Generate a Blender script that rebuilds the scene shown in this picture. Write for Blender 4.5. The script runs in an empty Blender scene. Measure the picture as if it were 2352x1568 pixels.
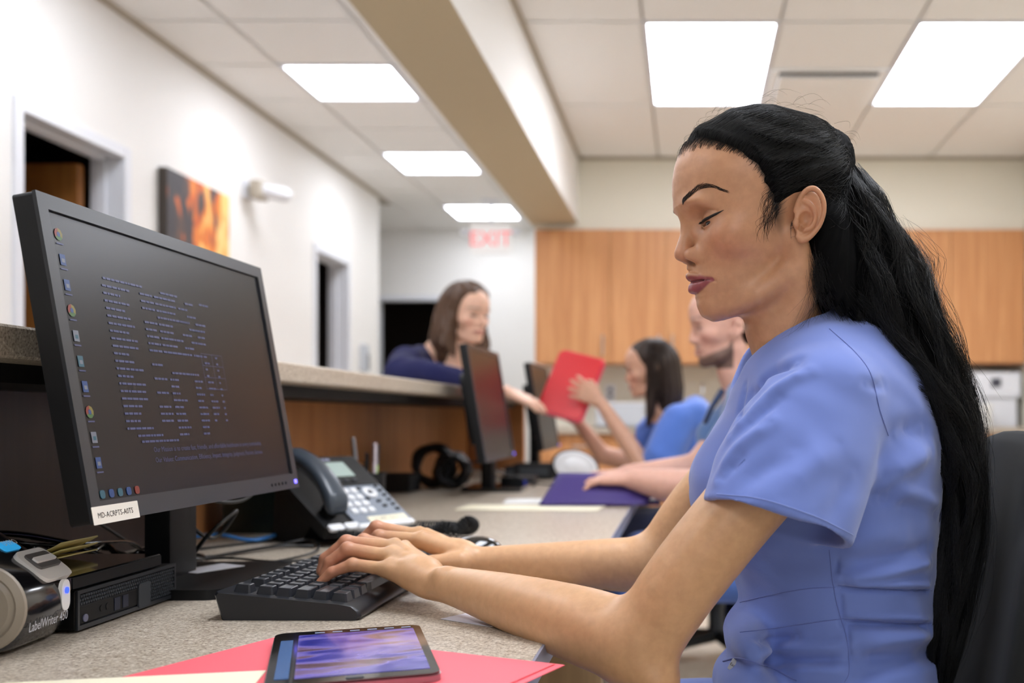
import bpy, bmesh, math, random
import numpy as np
from mathutils import Vector, Matrix, Euler

random.seed(7)
rng = np.random.default_rng(11)
SC = bpy.context.scene
COL = SC.collection
F = 2333.0            # focal length in pixels of the 2352-wide frame
EYE = 0.98            # camera height

# ------------------------------------------------------------------ camera
cam_d = bpy.data.cameras.new('camera')
cam = bpy.data.objects.new('camera', cam_d)
COL.objects.link(cam)
cam.location = (0, 0, EYE)
cam.rotation_euler = (math.pi / 2, 0, 0)
cam_d.sensor_width = 36.0
cam_d.lens = 36.0 * F / 2352.0
cam_d.shift_x = (1176 - 1580) / 2352.0
cam_d.shift_y = (957 - 784) / 2352.0
cam_d.clip_start = 0.05
cam_d.dof.use_dof = True
cam_d.dof.focus_distance = 1.17
cam_d.dof.aperture_fstop = 3.4
SC.camera = cam
# ------------------------------------------------------------------ world, exposure
w = bpy.data.worlds.new('world')
SC.world = w
w.use_nodes = True
w.node_tree.nodes['Background'].inputs[0].default_value = (0.9, 0.95, 1.0, 1)
w.node_tree.nodes['Background'].inputs[1].default_value = 0.3
SC.view_settings.view_transform = 'Standard'
SC.view_settings.look = 'None'
SC.view_settings.gamma = 1.0
SC.view_settings.exposure = 1.34
SC.view_settings.use_curve_mapping = False
PANEL_POWER = 6.2     # strength of the ceiling panel diffusers


def srgb(r, g, b):
    f = lambda c: (c / 255 / 12.92) if c / 255 <= 0.04045 else ((c / 255 + 0.055) / 1.055) ** 2.4
    return (f(r), f(g), f(b), 1.0)


# ------------------------------------------------------------------ materials
MATS = {}


def mat(name, rgb, rough=0.5, metal=0.0, spec=0.5, coat=0.0, emit=0.0, emit_rgb=None, sheen=0.0, sss=0.0):
    if name in MATS:
        return MATS[name]
    m = bpy.data.materials.new(name)
    m.use_nodes = True
    b = m.node_tree.nodes['Principled BSDF']
    b.inputs['Base Color'].default_value = srgb(*rgb)
    b.inputs['Roughness'].default_value = rough
    b.inputs['Metallic'].default_value = metal
    b.inputs['Specular IOR Level'].default_value = spec
    b.inputs['Coat Weight'].default_value = coat
    b.inputs['Coat Roughness'].default_value = 0.08
    b.inputs['Sheen Weight'].default_value = sheen
    if sss:
        b.inputs['Subsurface Weight'].default_value = sss
        b.inputs['Subsurface Radius'].default_value = (1.0, 0.42, 0.22)
        b.inputs['Subsurface Scale'].default_value = 0.006
    if emit:
        b.inputs['Emission Color'].default_value = srgb(*(emit_rgb or rgb))
        b.inputs['Emission Strength'].default_value = emit
    MATS[name] = m
    return m


class NT:
    """small helper to wire procedural nodes"""
    def __init__(s, m):
        s.t = m.node_tree
        s.b = s.t.nodes['Principled BSDF']

    def n(s, kind, **kw):
        nd = s.t.nodes.new(kind)
        for k, v in kw.items():
            if k in nd.inputs.keys() if isinstance(k, str) else False:
                nd.inputs[k].default_value = v
            else:
                setattr(nd, k, v)
        return nd

    def l(s, a, b):
        s.t.links.new(a, b)

    def coord(s, scale=(1, 1, 1), kind='Object', rot=(0, 0, 0)):
        tc = s.n('ShaderNodeTexCoord')
        mp = s.n('ShaderNodeMapping')
        mp.inputs['Scale'].default_value = scale
        mp.inputs['Rotation'].default_value = rot
        s.l(tc.outputs[kind], mp.inputs['Vector'])
        return mp.outputs['Vector']

    def noise(s, vec, scale, detail=3, rough=0.5, dist=0.0):
        nd = s.n('ShaderNodeTexNoise')
        nd.inputs['Scale'].default_value = scale
        nd.inputs['Detail'].default_value = detail
        nd.inputs['Roughness'].default_value = rough
        nd.inputs['Distortion'].default_value = dist
        s.l(vec, nd.inputs['Vector'])
        return nd.outputs['Fac']

    def ramp(s, fac, stops):
        r = s.n('ShaderNodeValToRGB')
        e = r.color_ramp.elements
        while len(e) < len(stops):
            e.new(0.5)
        for i, (p, c) in enumerate(stops):
            e[i].position = p
            e[i].color = srgb(*c)
        s.l(fac, r.inputs['Fac'])
        return r.outputs['Color']

    def bump(s, h, strength=0.2, dist=0.001):
        b = s.n('ShaderNodeBump')
        b.inputs['Strength'].default_value = strength
        b.inputs['Distance'].default_value = dist
        s.l(h, b.inputs['Height'])
        s.l(b.outputs['Normal'], s.b.inputs['Normal'])


def wood(name, light, dark, axis='z', rough=0.42, scale=1.0):
    m = mat(name, light, rough)
    t = NT(m)
    k = {'x': (0.6, 14, 14), 'y': (14, 0.6, 14), 'z': (14, 14, 0.6)}[axis]
    v = t.coord(tuple(c * scale for c in k), 'Generated' if False else 'Object')
    a = t.noise(v, 2.2, 5, 0.62, 0.6)
    c = t.ramp(a, [(0.28, dark), (0.5, tuple((x + y) // 2 for x, y in zip(light, dark))), (0.66, light)])
    t.l(c, t.b.inputs['Base Color'])
    t.bump(a, 0.08, 0.0006)
    return m


def laminate(name='speckled beige laminate'):
    m = mat(name, (196, 184, 168), 0.38)
    t = NT(m)
    v = t.coord()
    a = t.noise(v, 330, 2, 0.6)
    b = t.noise(v, 120, 3, 0.7)
    c1 = t.ramp(a, [(0.30, (118, 104, 90)), (0.45, (186, 173, 156)), (0.60, (205, 194, 178)), (0.72, (232, 224, 210))])
    c2 = t.ramp(b, [(0.35, (205, 196, 184)), (0.6, (255, 255, 255))])
    mx = t.n('ShaderNodeMixRGB', blend_type='MULTIPLY')
    mx.inputs['Fac'].default_value = 0.55
    t.l(c1, mx.inputs['Color1'])
    t.l(c2, mx.inputs['Color2'])
    t.l(mx.outputs['Color'], t.b.inputs['Base Color'])
    t.bump(a, 0.12, 0.0004)
    return m


def plaster(name, rgb):
    m = mat(name, rgb, 0.75)
    t = NT(m)
    v = t.coord()
    a = t.noise(v, 60, 4, 0.6)
    t.bump(a, 0.12, 0.002)
    return m


def cloth(name, rgb, fine=900.0, rough=0.85, sheen=0.35):
    m = mat(name, rgb, rough, sheen=sheen)
    t = NT(m)
    v = t.coord()
    w1 = t.n('ShaderNodeTexWave', wave_type='BANDS', bands_direction='DIAGONAL')
    w1.inputs['Scale'].default_value = fine
    w1.inputs['Distortion'].default_value = 1.0
    t.l(v, w1.inputs['Vector'])
    a = t.noise(v, 6, 4, 0.5)
    c = t.ramp(a, [(0.3, tuple(int(x * .96) for x in rgb)), (0.7, rgb)])
    t.l(c, t.b.inputs['Base Color'])
    g = t.noise(v, 1400, 2, .7)
    ad = t.n('ShaderNodeMath', operation='ADD')
    t.l(w1.outputs['Fac'], ad.inputs[0]); t.l(g, ad.inputs[1])
    t.bump(ad.outputs[0], 0.22, 0.0004)
    return m


# ------------------------------------------------------------------ object helpers
def link(o, parent=None):
    COL.objects.link(o)
    if parent is not None:
        o.parent = parent
    return o


def empty(name, loc=(0, 0, 0), rot=(0, 0, 0)):
    o = bpy.data.objects.new(name, None)
    o.location = loc
    o.rotation_euler = rot
    o.empty_display_size = 0.05
    return link(o)


def tag(o, label=None, cat=None, group=None, kind=None):
    if label: o['label'] = label
    if cat: o['category'] = cat
    if group: o['group'] = group
    if kind: o['kind'] = kind
    return o


def obj(name, bm, m, parent=None, smooth=False):
    me = bpy.data.meshes.new(name)
    bm.normal_update()
    bm.to_mesh(me)
    bm.free()
    for k in (m if isinstance(m, (list, tuple)) else [m]):
        me.materials.append(k)
    if smooth:
        me.polygons.foreach_set('use_smooth', [True] * len(me.polygons))
        if smooth is not True:
            me.set_sharp_from_angle(angle=math.radians(smooth))
    o = bpy.data.objects.new(name, me)
    return link(o, parent)


def npobj(name, V, Fc, m, parent=None, smooth=True):
    me = bpy.data.meshes.new(name)
    V = np.asarray(V, np.float32)
    Fc = np.asarray(Fc, np.int32)
    k = Fc.shape[1]
    me.vertices.add(len(V))
    me.vertices.foreach_set('co', V.ravel())
    me.loops.add(Fc.size)
    me.loops.foreach_set('vertex_index', Fc.ravel())
    me.polygons.add(len(Fc))
    me.polygons.foreach_set('loop_start', np.arange(0, Fc.size, k, dtype=np.int32))
    me.polygons.foreach_set('loop_total', np.full(len(Fc), k, np.int32))
    me.update(calc_edges=True)
    me.validate()
    me.polygons.foreach_set('use_smooth', [bool(smooth)] * len(me.polygons))
    for q in (m if isinstance(m, (list, tuple)) else [m]):
        me.materials.append(q)
    o = bpy.data.objects.new(name, me)
    return link(o, parent)


def B():
    return bmesh.new()


def box(bm, lo, hi, M=None, bevel=0.0, seg=2):
    r = bmesh.ops.create_cube(bm, size=1.0)
    vs = r['verts']
    S = Vector([hi[i] - lo[i] for i in range(3)])
    C = Vector([(hi[i] + lo[i]) / 2 for i in range(3)])
    for v in vs:
        v.co = Vector((v.co.x * S.x, v.co.y * S.y, v.co.z * S.z)) + C
    if bevel > 0:
        es = list({e for v in vs for e in v.link_edges})
        r2 = bmesh.ops.bevel(bm, geom=es, offset=bevel, segments=seg, profile=0.7, affect='EDGES')
        vs = list({v for v in r2['verts']} | {v for v in vs if v.is_valid})
    if M is not None:
        for v in vs:
            if v.is_valid: v.co = M @ v.co
    return vs


def cyl(bm, p0, p1, r0, r1=None, seg=24, caps=True):
    p0, p1 = Vector(p0), Vector(p1)
    r1 = r0 if r1 is None else r1
    d = p1 - p0
    q = d.to_track_quat('Z', 'Y').to_matrix().to_4x4()
    M = Matrix.Translation((p0 + p1) / 2) @ q
    bmesh.ops.create_cone(bm, cap_ends=caps, segments=seg, radius1=r0, radius2=r1, depth=d.length, matrix=M)


def ball(bm, c, r, sc=(1, 1, 1), seg=20, M=None):
    mt = Matrix.Translation(c) @ Matrix.Diagonal((*sc, 1))
    if M is not None: mt = M @ mt
    bmesh.ops.create_uvsphere(bm, u_segments=seg, v_segments=seg // 2 + 2, radius=r, matrix=mt)


def lathe(bm, prof, M=Matrix(), seg=32):
    rings = []
    for r, z in prof:
        rings.append([bm.verts.new(M @ Vector((r * math.cos(a), r * math.sin(a), z)))
                      for a in [2 * math.pi * i / seg for i in range(seg)]])
    for a, b in zip(rings[:-1], rings[1:]):
        for i in range(seg):
            bm.faces.new((a[i], a[(i + 1) % seg], b[(i + 1) % seg], b[i]))
    for rg, flip in ((rings[0], True), (rings[-1], False)):
        try: bm.faces.new(rg[::-1] if flip else rg)
        except ValueError: pass


def catmull(pts, n=8):
    P = np.array(pts, float)
    P = np.vstack([2 * P[0] - P[1], P, 2 * P[-1] - P[-2]])
    out = []
    for i in range(1, len(P) - 2):
        for t in np.linspace(0, 1, n, endpoint=False):
            t2, t3 = t * t, t * t * t
            out.append(0.5 * ((2 * P[i]) + (-P[i - 1] + P[i + 1]) * t + (2 * P[i - 1] - 5 * P[i] + 4 * P[i + 1] - P[i + 2]) * t2
                              + (-P[i - 1] + 3 * P[i] - 3 * P[i + 1] + P[i + 2]) * t3))
    out.append(P[-2])
    return np.array(out)


def tube_arrays(paths, radii, seg=6):
    """many tubes at once: paths (S,N,3), radii (S,N) -> V, quads"""
    P = np.asarray(paths, float)
    S, N, _ = P.shape
    R = np.broadcast_to(np.asarray(radii, float), (S, N))
    T = np.gradient(P, axis=1)
    T /= np.linalg.norm(T, axis=2, keepdims=True) + 1e-12
    ref = np.where(np.abs(T[:, :1, 2:3]) > 0.9, np.array([1.0, 0, 0]), np.array([0, 0, 1.0]))
    U = np.zeros_like(P)
    u = np.cross(T[:, 0], ref[:, 0])
    for i in range(N):
        u = u - (u * T[:, i]).sum(1, keepdims=True) * T[:, i]
        u /= np.linalg.norm(u, axis=1, keepdims=True) + 1e-12
        U[:, i] = u
    Wv = np.cross(T, U)
    a = np.arange(seg) * 2 * np.pi / seg
    V = P[:, :, None] + R[:, :, None, None] * (np.cos(a)[None, None, :, None] * U[:, :, None] + np.sin(a)[None, None, :, None] * Wv[:, :, None])
    idx = np.arange(S * N * seg).reshape(S, N, seg)
    q = np.stack([idx[:, :-1], np.roll(idx, -1, 2)[:, :-1], np.roll(idx, -1, 2)[:, 1:], idx[:, 1:]], -1).reshape(-1, 4)
    return V.reshape(-1, 3), q


def tube(name, pts, r, m, parent=None, n=8, seg=8):
    P = catmull(pts, n)
    V, q = tube_arrays(P[None], np.full((1, len(P)), r), seg)
    return npobj(name, V, q, m, parent)


def text(name, body, size, M, m, parent=None, extrude=0.0, align='LEFT'):
    c = bpy.data.curves.new(name, 'FONT')
    c.body = body
    c.size = size
    c.extrude = extrude
    c.align_x = align
    c.resolution_u = 2
    tmp = bpy.data.objects.new(name, c)
    COL.objects.link(tmp)
    me = bpy.data.meshes.new_from_object(tmp)
    bpy.data.objects.remove(tmp)
    bpy.data.curves.remove(c)
    me.materials.clear()
    me.materials.append(m)
    o = bpy.data.objects.new(name, me)
    o.matrix_world = M
    return link(o, parent)


def basis(origin, x, y):
    """matrix whose local X runs along x, Y along y (made orthogonal)"""
    x = Vector(x).normalized()
    z = x.cross(Vector(y)).normalized()
    y = z.cross(x)
    M = Matrix((x, y, z)).transposed().to_4x4()
    M.translation = Vector(origin)
    return M


def copy_tree(o, parent=None):
    c = o.copy()
    COL.objects.link(c)
    c.parent = parent
    for ch in [k for k in bpy.data.objects if k.parent == o]:
        copy_tree(ch, c)
    return c


def px(x, y, D):
    return np.array([(x - 1580) * D / F, D, EYE + (957 - y) * D / F])
# ================================================================== the setting
CEIL = EYE + 1.75
M_wall = plaster('white painted wall', (240, 238, 235))
M_wallc = plaster('cream painted wall', (233, 227, 211))
M_tile = plaster('ceiling tile', (243, 241, 238))
M_bar = mat('ceiling grid bar', (176, 165, 148), 0.6)
M_beam = plaster('tan painted soffit', (196, 180, 150))
M_white = mat('white enamel trim', (228, 230, 236), 0.4)
M_floor = mat('tan floor', (206, 196, 180), 0.5)
t = NT(M_floor); a = t.noise(t.coord(), 25, 4); t.l(t.ramp(a, [(0.3, (196, 184, 166)), (0.7, (218, 208, 192))]), t.b.inputs['Base Color'])
M_dark = mat('unlit room paint', (40, 32, 28), 0.8)  # dark base colour stands in for the lack of light inside
M_maple = wood('maple veneer', (214, 156, 104), (186, 124, 76), 'z')
M_mapley = wood('maple veneer long', (200, 140, 88), (168, 108, 62), 'z', scale=0.7)
M_lam = laminate()
M_metal = mat('brushed nickel', (190, 190, 190), 0.3, 1.0)
M_black = mat('black plastic', (14, 15, 17), 0.5, spec=.3)
M_blackgloss = mat('glossy black plastic', (12, 13, 15), 0.08, coat=0.6)
M_grey = mat('dark grey plastic', (52, 56, 62), 0.45)
M_blackm = mat('matte black', (10, 10, 11), 0.7)
M_lightdif = mat('lit panel diffuser', (255, 255, 255), 0.5, emit=PANEL_POWER, emit_rgb=(240, 245, 255))

XL, XR, YB, YN = -2.45, 2.27, 6.86, -3.0


def struct(name, bm, m, parent=None, smooth=False):
    o = obj(name, bm, m, parent, smooth)
    if parent is None: o['kind'] = 'structure'
    return o


b = B(); box(b, (-4.6, YN - .1, -0.1), (XR + .1, 9.6, 0)); struct('floor', b, M_floor)
ceil = struct('ceiling', (lambda b: (box(b, (-4.6, YN - .1, CEIL + .02), (XR + .1, 9.6, CEIL + .12)), b)[1])(B()), M_bar)


def tile_mesh(name, w, l, m):
    b = B()
    g = 0.011
    # tegular edge: a stepped rim around a proud face
    box(b, (g * .4, g * .4, .006), (w - g * .4, l - g * .4, .019))
    box(b, (g, g, 0.0), (w - g, l - g, .0065), bevel=.003, seg=1)
    me = bpy.data.meshes.new(name); b.to_mesh(me); b.free(); me.materials.append(m)
    return me


cache = {}
LIGHTS = []


def add_tile(x0, x1, y0, y1):
    k = (round(x1 - x0, 3), round(y1 - y0, 3))
    if k not in cache: cache[k] = tile_mesh('ceiling_tile', k[0], k[1], M_tile)
    o = bpy.data.objects.new('ceiling_tile', cache[k]); o.location = (x0, y0, CEIL); link(o, ceil)


def add_light(x0, x1, y0, y1, label):
    r = empty('ceiling_light', ((x0 + x1) / 2, (y0 + y1) / 2, CEIL))
    tag(r, label, 'light', 'recessed square light panels' if y1 - y0 < .8 else 'recessed long light panels')
    w, l = (x1 - x0) / 2, (y1 - y0) / 2
    b = B()
    for lo, hi in (((-w, -l, -.004), (-w + .02, l, .018)), ((w - .02, -l, -.004), (w, l, .018)),
                   ((-w + .02, -l, -.004), (w - .02, -l + .02, .018)), ((-w + .02, l - .02, -.004), (w - .02, l, .018))):
        box(b, lo, hi)
    obj('frame', b, M_white, r)
    b = B()
    box(b, (-w + .02, -l + .02, .004), (w - .02, l - .02, .014))
    obj('diffuser', b, M_lightdif, r)


# left ceiling
P = 0.563
ly = [5.05 + P * k for k in range(-14, 9)]
names = {5.05: 'square light panel nearest the left doorway, largest of the three on the left ceiling',
         6.739: 'middle square light panel of the left ceiling row',
         8.428: 'farthest and smallest square light panel, above the exit sign'}
for i in range(len(ly) - 1):
    y0, y1 = ly[i], ly[i + 1]
    if y0 > 9.3: continue
    lit = (i - 14) % 3 == 0 and y0 > -1
    right = -1.06 if y0 < 6.9 else -1.03
    for x0, x1 in ((XL, -2.04), (-2.04, -1.47), (-1.47, right)):
        if x0 == -2.04 and lit:
            if y0 > 8.4:
                add_light(x0, x1, y0, y1, names[8.428])
            else:
                add_light(x0, x1, y0, y1, names.get(round(y0, 3), 'square light panel in the left ceiling row, outside the photo'))
        else:
            add_tile(x0, x1, y0, y1)
    if y0 > 7.9:
        for k in range(3): add_tile(XL - .57 * (k + 1), XL - .57 * k, y0, y1)
# right ceiling
ry = [4.50 + 1.2 * k for k in range(-6, 2)] + [YB]
rx = [-.74, -.2, .41, 1.02, 1.63, XR]
for i in range(len(ry) - 1):
    y0, y1 = ry[i], ry[i + 1]
    lit = (i % 3 == 0)
    for j in range(5):
        x0, x1 = rx[j], rx[j + 1]
        if lit and j in (1, 3) and (i > 0 or j == 1):
            lab = ('long light panel of the right ceiling, left one of the two seen' if j == 1 else
                   'long light panel at the right edge, right of the air vent') if i == 6 else 'long light panel in the right ceiling, outside the photo'
            add_light(x0, x1, y0, y1, lab)
        elif i == 6 and j == 2:
            add_tile(x0, x1, y0, y1)
        else:
            add_tile(x0, x1, y0, y1)
# ceiling vent
v = empty('ceiling_vent', (.715, 5.4, CEIL)); tag(v, 'square white ceiling air vent with dark slot between two light panels', 'vent')
b = B(); box(b, (-.27, -.28, -.012), (.27, .28, 0)); obj('backing', b, M_blackm, v)
b = B(); box(b, (-.25, -.235, -.03), (.25, .26, -.014), bevel=.004); obj('plate', b, M_tile, v)
b = B()
for lo, hi in (((-.29, -.3, -.016), (-.255, .3, .001)), ((.255, -.3, -.016), (.29, .3, .001)), ((-.255, .265, -.016), (.255, .3, .001)), ((-.255, -.3, -.016), (.255, -.285, .001))):
    box(b, lo, hi)
obj('frame', b, M_tile, v)

# walls ------------------------------------------------------------
b = B()
W = .14
d1 = (3.73, 4.40, 2.10)      # door opening y0,y1,top
d2 = (6.68, 7.30, 2.07)
g_ = .048
for y0, y1, z0, z1 in ((YN, d1[0] - g_, 0, CEIL), (d1[0] - g_, d1[1] + g_, d1[2] + g_, CEIL), (d1[1] + g_, d2[0] - g_, 0, CEIL), (d2[0] - g_, d2[1] + g_, d2[2] + g_, CEIL), (d2[1] + g_, 8.05, 0, CEIL)):
    box(b, (XL - W, y0, z0), (XL, y1, z1))
struct('wall_left', b, M_wall)
b = B()
o0, o1, oz = -2.87, -2.12, 2.06
box(b, (-4.6, 9.45, 0), (o0 - .043, 9.55, CEIL)); box(b, (o0 - .043, 9.45, oz + .043), (o1 + .043, 9.55, CEIL)); box(b, (o1 + .043, 9.45, 0), (-1.03, 9.55, CEIL))
struct('wall_back_hall', b, M_wall)
b = B(); box(b, (-1.03, 7.2, 0), (XR + .1, 7.3, CEIL)); box(b, (-1.03, 7.3, 0), (-.98, 9.55, CEIL)); struct('wall_back', b, M_wallc)
b = B(); box(b, (-1.03, YB - .01, 2.235), (XR, 7.2, CEIL)); struct('soffit', b, M_wallc)
b = B(); box(b, (XR, YN, 0), (XR + .1, 7.2, CEIL)); struct('wall_right', b, M_wallc)
b = B(); box(b, (-4.6, YN - .1, 0), (XR + .1, YN, CEIL)); struct('wall_front', b, M_wall)
b = B(); box(b, (-4.7, 7.9, 0), (-4.6, 9.6, CEIL)); box(b, (-4.6, 7.95, 0), (XL - W, 8.05, CEIL)); struct('wall_hall_side', b, M_wall)
b = B(); box(b, (-1.06, YN, 2.28), (-.74, 6.94, CEIL + .02)); bm_ = struct('ceiling_beam', b, [M_beam, M_wall])
for p in bm_.data.polygons:
    if abs(p.normal.z) < .5: p.material_index = 1
b = B(); box(b, (XL, YN, CEIL - .02), (XL + .022, 8.05, CEIL + .002)); box(b, (-.74, YN, CEIL - .02), (-.72, YB, CEIL + .002)); box(b, (-.74, YB - .03, CEIL - .02), (XR, YB - .01, CEIL + .002))
struct('trim_1', b, M_bar)
# dark rooms behind the openings
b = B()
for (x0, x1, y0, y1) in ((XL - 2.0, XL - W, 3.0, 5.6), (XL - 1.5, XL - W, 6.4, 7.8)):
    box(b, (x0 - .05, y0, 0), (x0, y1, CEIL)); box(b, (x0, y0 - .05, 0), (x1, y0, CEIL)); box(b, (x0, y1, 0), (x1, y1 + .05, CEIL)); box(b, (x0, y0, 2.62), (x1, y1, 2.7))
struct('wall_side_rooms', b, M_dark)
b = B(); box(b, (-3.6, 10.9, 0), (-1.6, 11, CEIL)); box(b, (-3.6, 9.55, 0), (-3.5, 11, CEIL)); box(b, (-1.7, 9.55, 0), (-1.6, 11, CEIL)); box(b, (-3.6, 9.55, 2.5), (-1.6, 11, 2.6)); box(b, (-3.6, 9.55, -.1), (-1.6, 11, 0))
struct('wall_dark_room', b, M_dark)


def door_frame(name, y0, y1, z):
    b = B(); f = .05
    for lo, hi in (((XL - W, y0 - f, 0), (XL + .014, y0, z + f)), ((XL - W, y1, 0), (XL + .014, y1 + f, z + f)), ((XL - W, y0, z), (XL + .014, y1, z + f))):
        box(b, lo, hi, bevel=.003, seg=1)
    box(b, (XL - W + .03, y0, z - .012), (XL - W + .07, y1, z)); box(b, (XL - W + .03, y1 - .012, 0), (XL - W + .07, y1, z))
    return struct(name, b, M_white)


df1 = door_frame('door_1', *d1)
df2 = door_frame('door_2', *d2)
M_doorw = wood('oak door veneer', (168, 112, 58), (136, 84, 38), 'z', rough=.35)
b = B(); box(b, (XL - W - .82, 4.33, .01), (XL - W - .01, 4.372, 2.06), bevel=.002, seg=1); obj('door_leaf', b, M_doorw, df1)
b = B(); box(b, (XL - W - .03, 4.30, 1.62), (XL - W + .035, 4.335, 1.82)); cyl(b, (XL - W, 4.30, 1.60), (XL - W, 4.30, 1.84), .012, seg=12); box(b, (XL - W + .03, 4.385, 1.64), (XL - W + .07, 4.402, 1.80)); obj('hinge', b, mat('steel hinge', (120, 128, 136), .35, .9), df1)
b = B(); box(b, (XL - W - .55, 6.78, .01), (XL - W - .01, 6.82, 2.03)); obj('door_leaf', b, M_doorw, df2)
b = B(); f = .045
for lo, hi in (((o0 - f, 9.43, 0), (o0, 9.55, oz + f)), ((o1, 9.43, 0), (o1 + f, 9.55, oz + f)), ((o0, 9.43, oz), (o1, 9.55, oz + f))): box(b, lo, hi)
struct('door_3', b, M_white)
# baseboard behind
b = B(); box(b, (XL, YN, 0), (XL + .012, d1[0] - .05, .1)); box(b, (XL, d1[1] + .05, 0), (XL + .012, d2[0] - .05, .1)); struct('baseboard_left', b, mat('brown baseboard', (90, 70, 55), .6))

# painting, camera, exit sign, switch --------------------------------
M_art = mat('abstract print', (240, 150, 60), .5)
t = NT(M_art); v_ = t.coord((1, 1, 1)); n1 = t.noise(v_, 3.4, 3, .55, .8); mp = t.coord((1, 2.2, 1), rot=(.6, 0, 0)); n2 = t.noise(mp, 4.2, 2, .5, .6)
sx = t.n('ShaderNodeSeparateXYZ'); t.l(v_, sx.inputs[0])
m1_ = t.n('ShaderNodeMath', operation='MULTIPLY_ADD'); t.l(sx.outputs['Y'], m1_.inputs[0]); m1_.inputs[1].default_value = .55; m1_.inputs[2].default_value = .02
m2_ = t.n('ShaderNodeMath', operation='MULTIPLY_ADD'); t.l(sx.outputs['Z'], m2_.inputs[0]); m2_.inputs[1].default_value = -.22; t.l(m1_.outputs[0], m2_.inputs[2])
m3_ = t.n('ShaderNodeMath', operation='ADD'); t.l(m2_.outputs[0], m3_.inputs[0]); t.l(n2, m3_.inputs[1])
c1 = t.ramp(m3_.outputs[0], [(0.46, (66, 62, 68)), (0.53, (98, 76, 68)), (0.57, (214, 100, 36)), (0.64, (240, 146, 56)), (0.76, (255, 212, 130))])
t.l(c1, t.b.inputs['Base Color'])
b = B(); box(b, (0, 0, 0), (.045, .64, .66), bevel=.004, seg=1)
o = obj('painting', b, [M_art, mat('dark canvas edge', (60, 52, 46), .6)]); o.location = (XL, 4.69, 1.475); tag(o, 'orange and charcoal abstract canvas on the white left wall', 'painting')
for p in o.data.polygons:
    if p.normal.y < -.5: p.material_index = 1
sc = empty('security_camera', (XL, 5.62, 2.235)); tag(sc, 'small white security camera on the left wall beside the painting', 'camera')
b = B(); box(b, (0, -.05, -.05), (.03, .05, .05), bevel=.008); obj('wall_plate', b, M_white, sc)
b = B(); cyl(b, (.03, 0, 0), (.075, -.0, .01), .02); box(b, (.05, -.07, -.055), (.11, .06, .045), bevel=.02); obj('bracket', b, mat('beige plastic', (178, 168, 152), .5), sc)
b = B(); cyl(b, (.09, 0, 0), (.2, .03, -.02), .036, .042); ball(b, (.205, .03, -.02), .04); obj('camera_body', b, M_white, sc, 40)
ex = empty('exit_sign', (-1.589, 8.20, 2.417)); tag(ex, 'white exit sign with red letters hung from the ceiling at the hall end', 'sign')
b = B(); box(b, (-.165, -.02, -.12), (.165, .02, .115), bevel=.006); obj('housing', b, mat('sign face white', (236, 232, 230), .4, emit=.08), ex)
text('lettering', 'EXIT', .17, Matrix.Translation((0, -.0215, -.06)) @ Matrix.Rotation(math.pi / 2, 4, 'X'), mat('sign red', (236, 80, 84), .4, emit=.2, emit_rgb=(244, 120, 125)), ex, .001, 'CENTER')
b = B(); cyl(b, (0, 0, .115), (0, 0, CEIL - 2.417), .012); box(b, (-.07, -.035, CEIL - 2.417 - .02), (.07, .035, CEIL - 2.417), bevel=.005); obj('mount', b, M_white, ex)
for s in (-1, 1):
    b = B(); cyl(b, (s * .165, 0, .05), (s * .2, 0, .05), .02); ball(b, (s * .215, -.01, .05), .035); obj('emergency_lamp', b, M_white, ex)
sw = empty('wall_dispenser', (XL, 7.62, 1.42)); tag(sw, 'small grey dispenser on the white wall right of the second doorway', 'dispenser')
b = B(); box(b, (0, -.04, -.1), (.05, .04, .1), bevel=.008); obj('body', b, mat('pale grey plastic', (196, 200, 206), .4), sw)
b = B(); box(b, (.05, -.018, -.09), (.058, .018, .03), bevel=.003); obj('window', b, mat('steel hinge', (120, 128, 136)), sw)

# wall cabinets -------------------------------------------------------
seams = [-1.026, -.522, -.147, .229, .604, .979, 1.369, 1.762, XR - .01]
cy, z0, z1 = 6.80, 1.338, 2.237
units = [(0, 1), (1, 3), (3, 5), (5, 6), (6, 8)]
place = ['single-door maple wall cabinet at the left end of the row', 'maple wall cabinet above the red folder and the seated nurse',
         'maple wall cabinet mostly hidden behind the dark-haired nurse', 'narrow maple wall cabinet hidden behind the long black hair',
         'maple wall cabinet at the right end, above the white box']
for (i0, i1), lab in zip(units, place):
    r = empty('wall_cabinet', (seams[i0], cy, z0)); tag(r, lab, 'cabinet', 'maple wall cabinets')
    w_ = seams[i1] - seams[i0]
    b = B(); box(b, (0.001, .022, 0), (w_ - .001, .39, z1 - z0)); obj('body', b, M_maple, r)
    for k in range(i0, i1):
        x0, x1 = seams[k] - seams[i0], seams[k + 1] - seams[i0]
        b = B(); box(b, (x0 + .002, 0, .003), (x1 - .002, .02, z1 - z0 - .003), bevel=.0015, seg=1)
        dr = obj('door', b, M_maple, r)
        right = (i1 - i0 == 1) or k == i0
        hx = x1 - .045 if right else x0 + .045
        b = B(); cyl(b, (hx, -.028, .05), (hx, -.028, .19), .006, seg=12)
        for hz in (.065, .175): cyl(b, (hx, -.028, hz), (hx, 0, hz), .005, seg=10)
        obj('handle', b, M_metal, dr)
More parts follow.
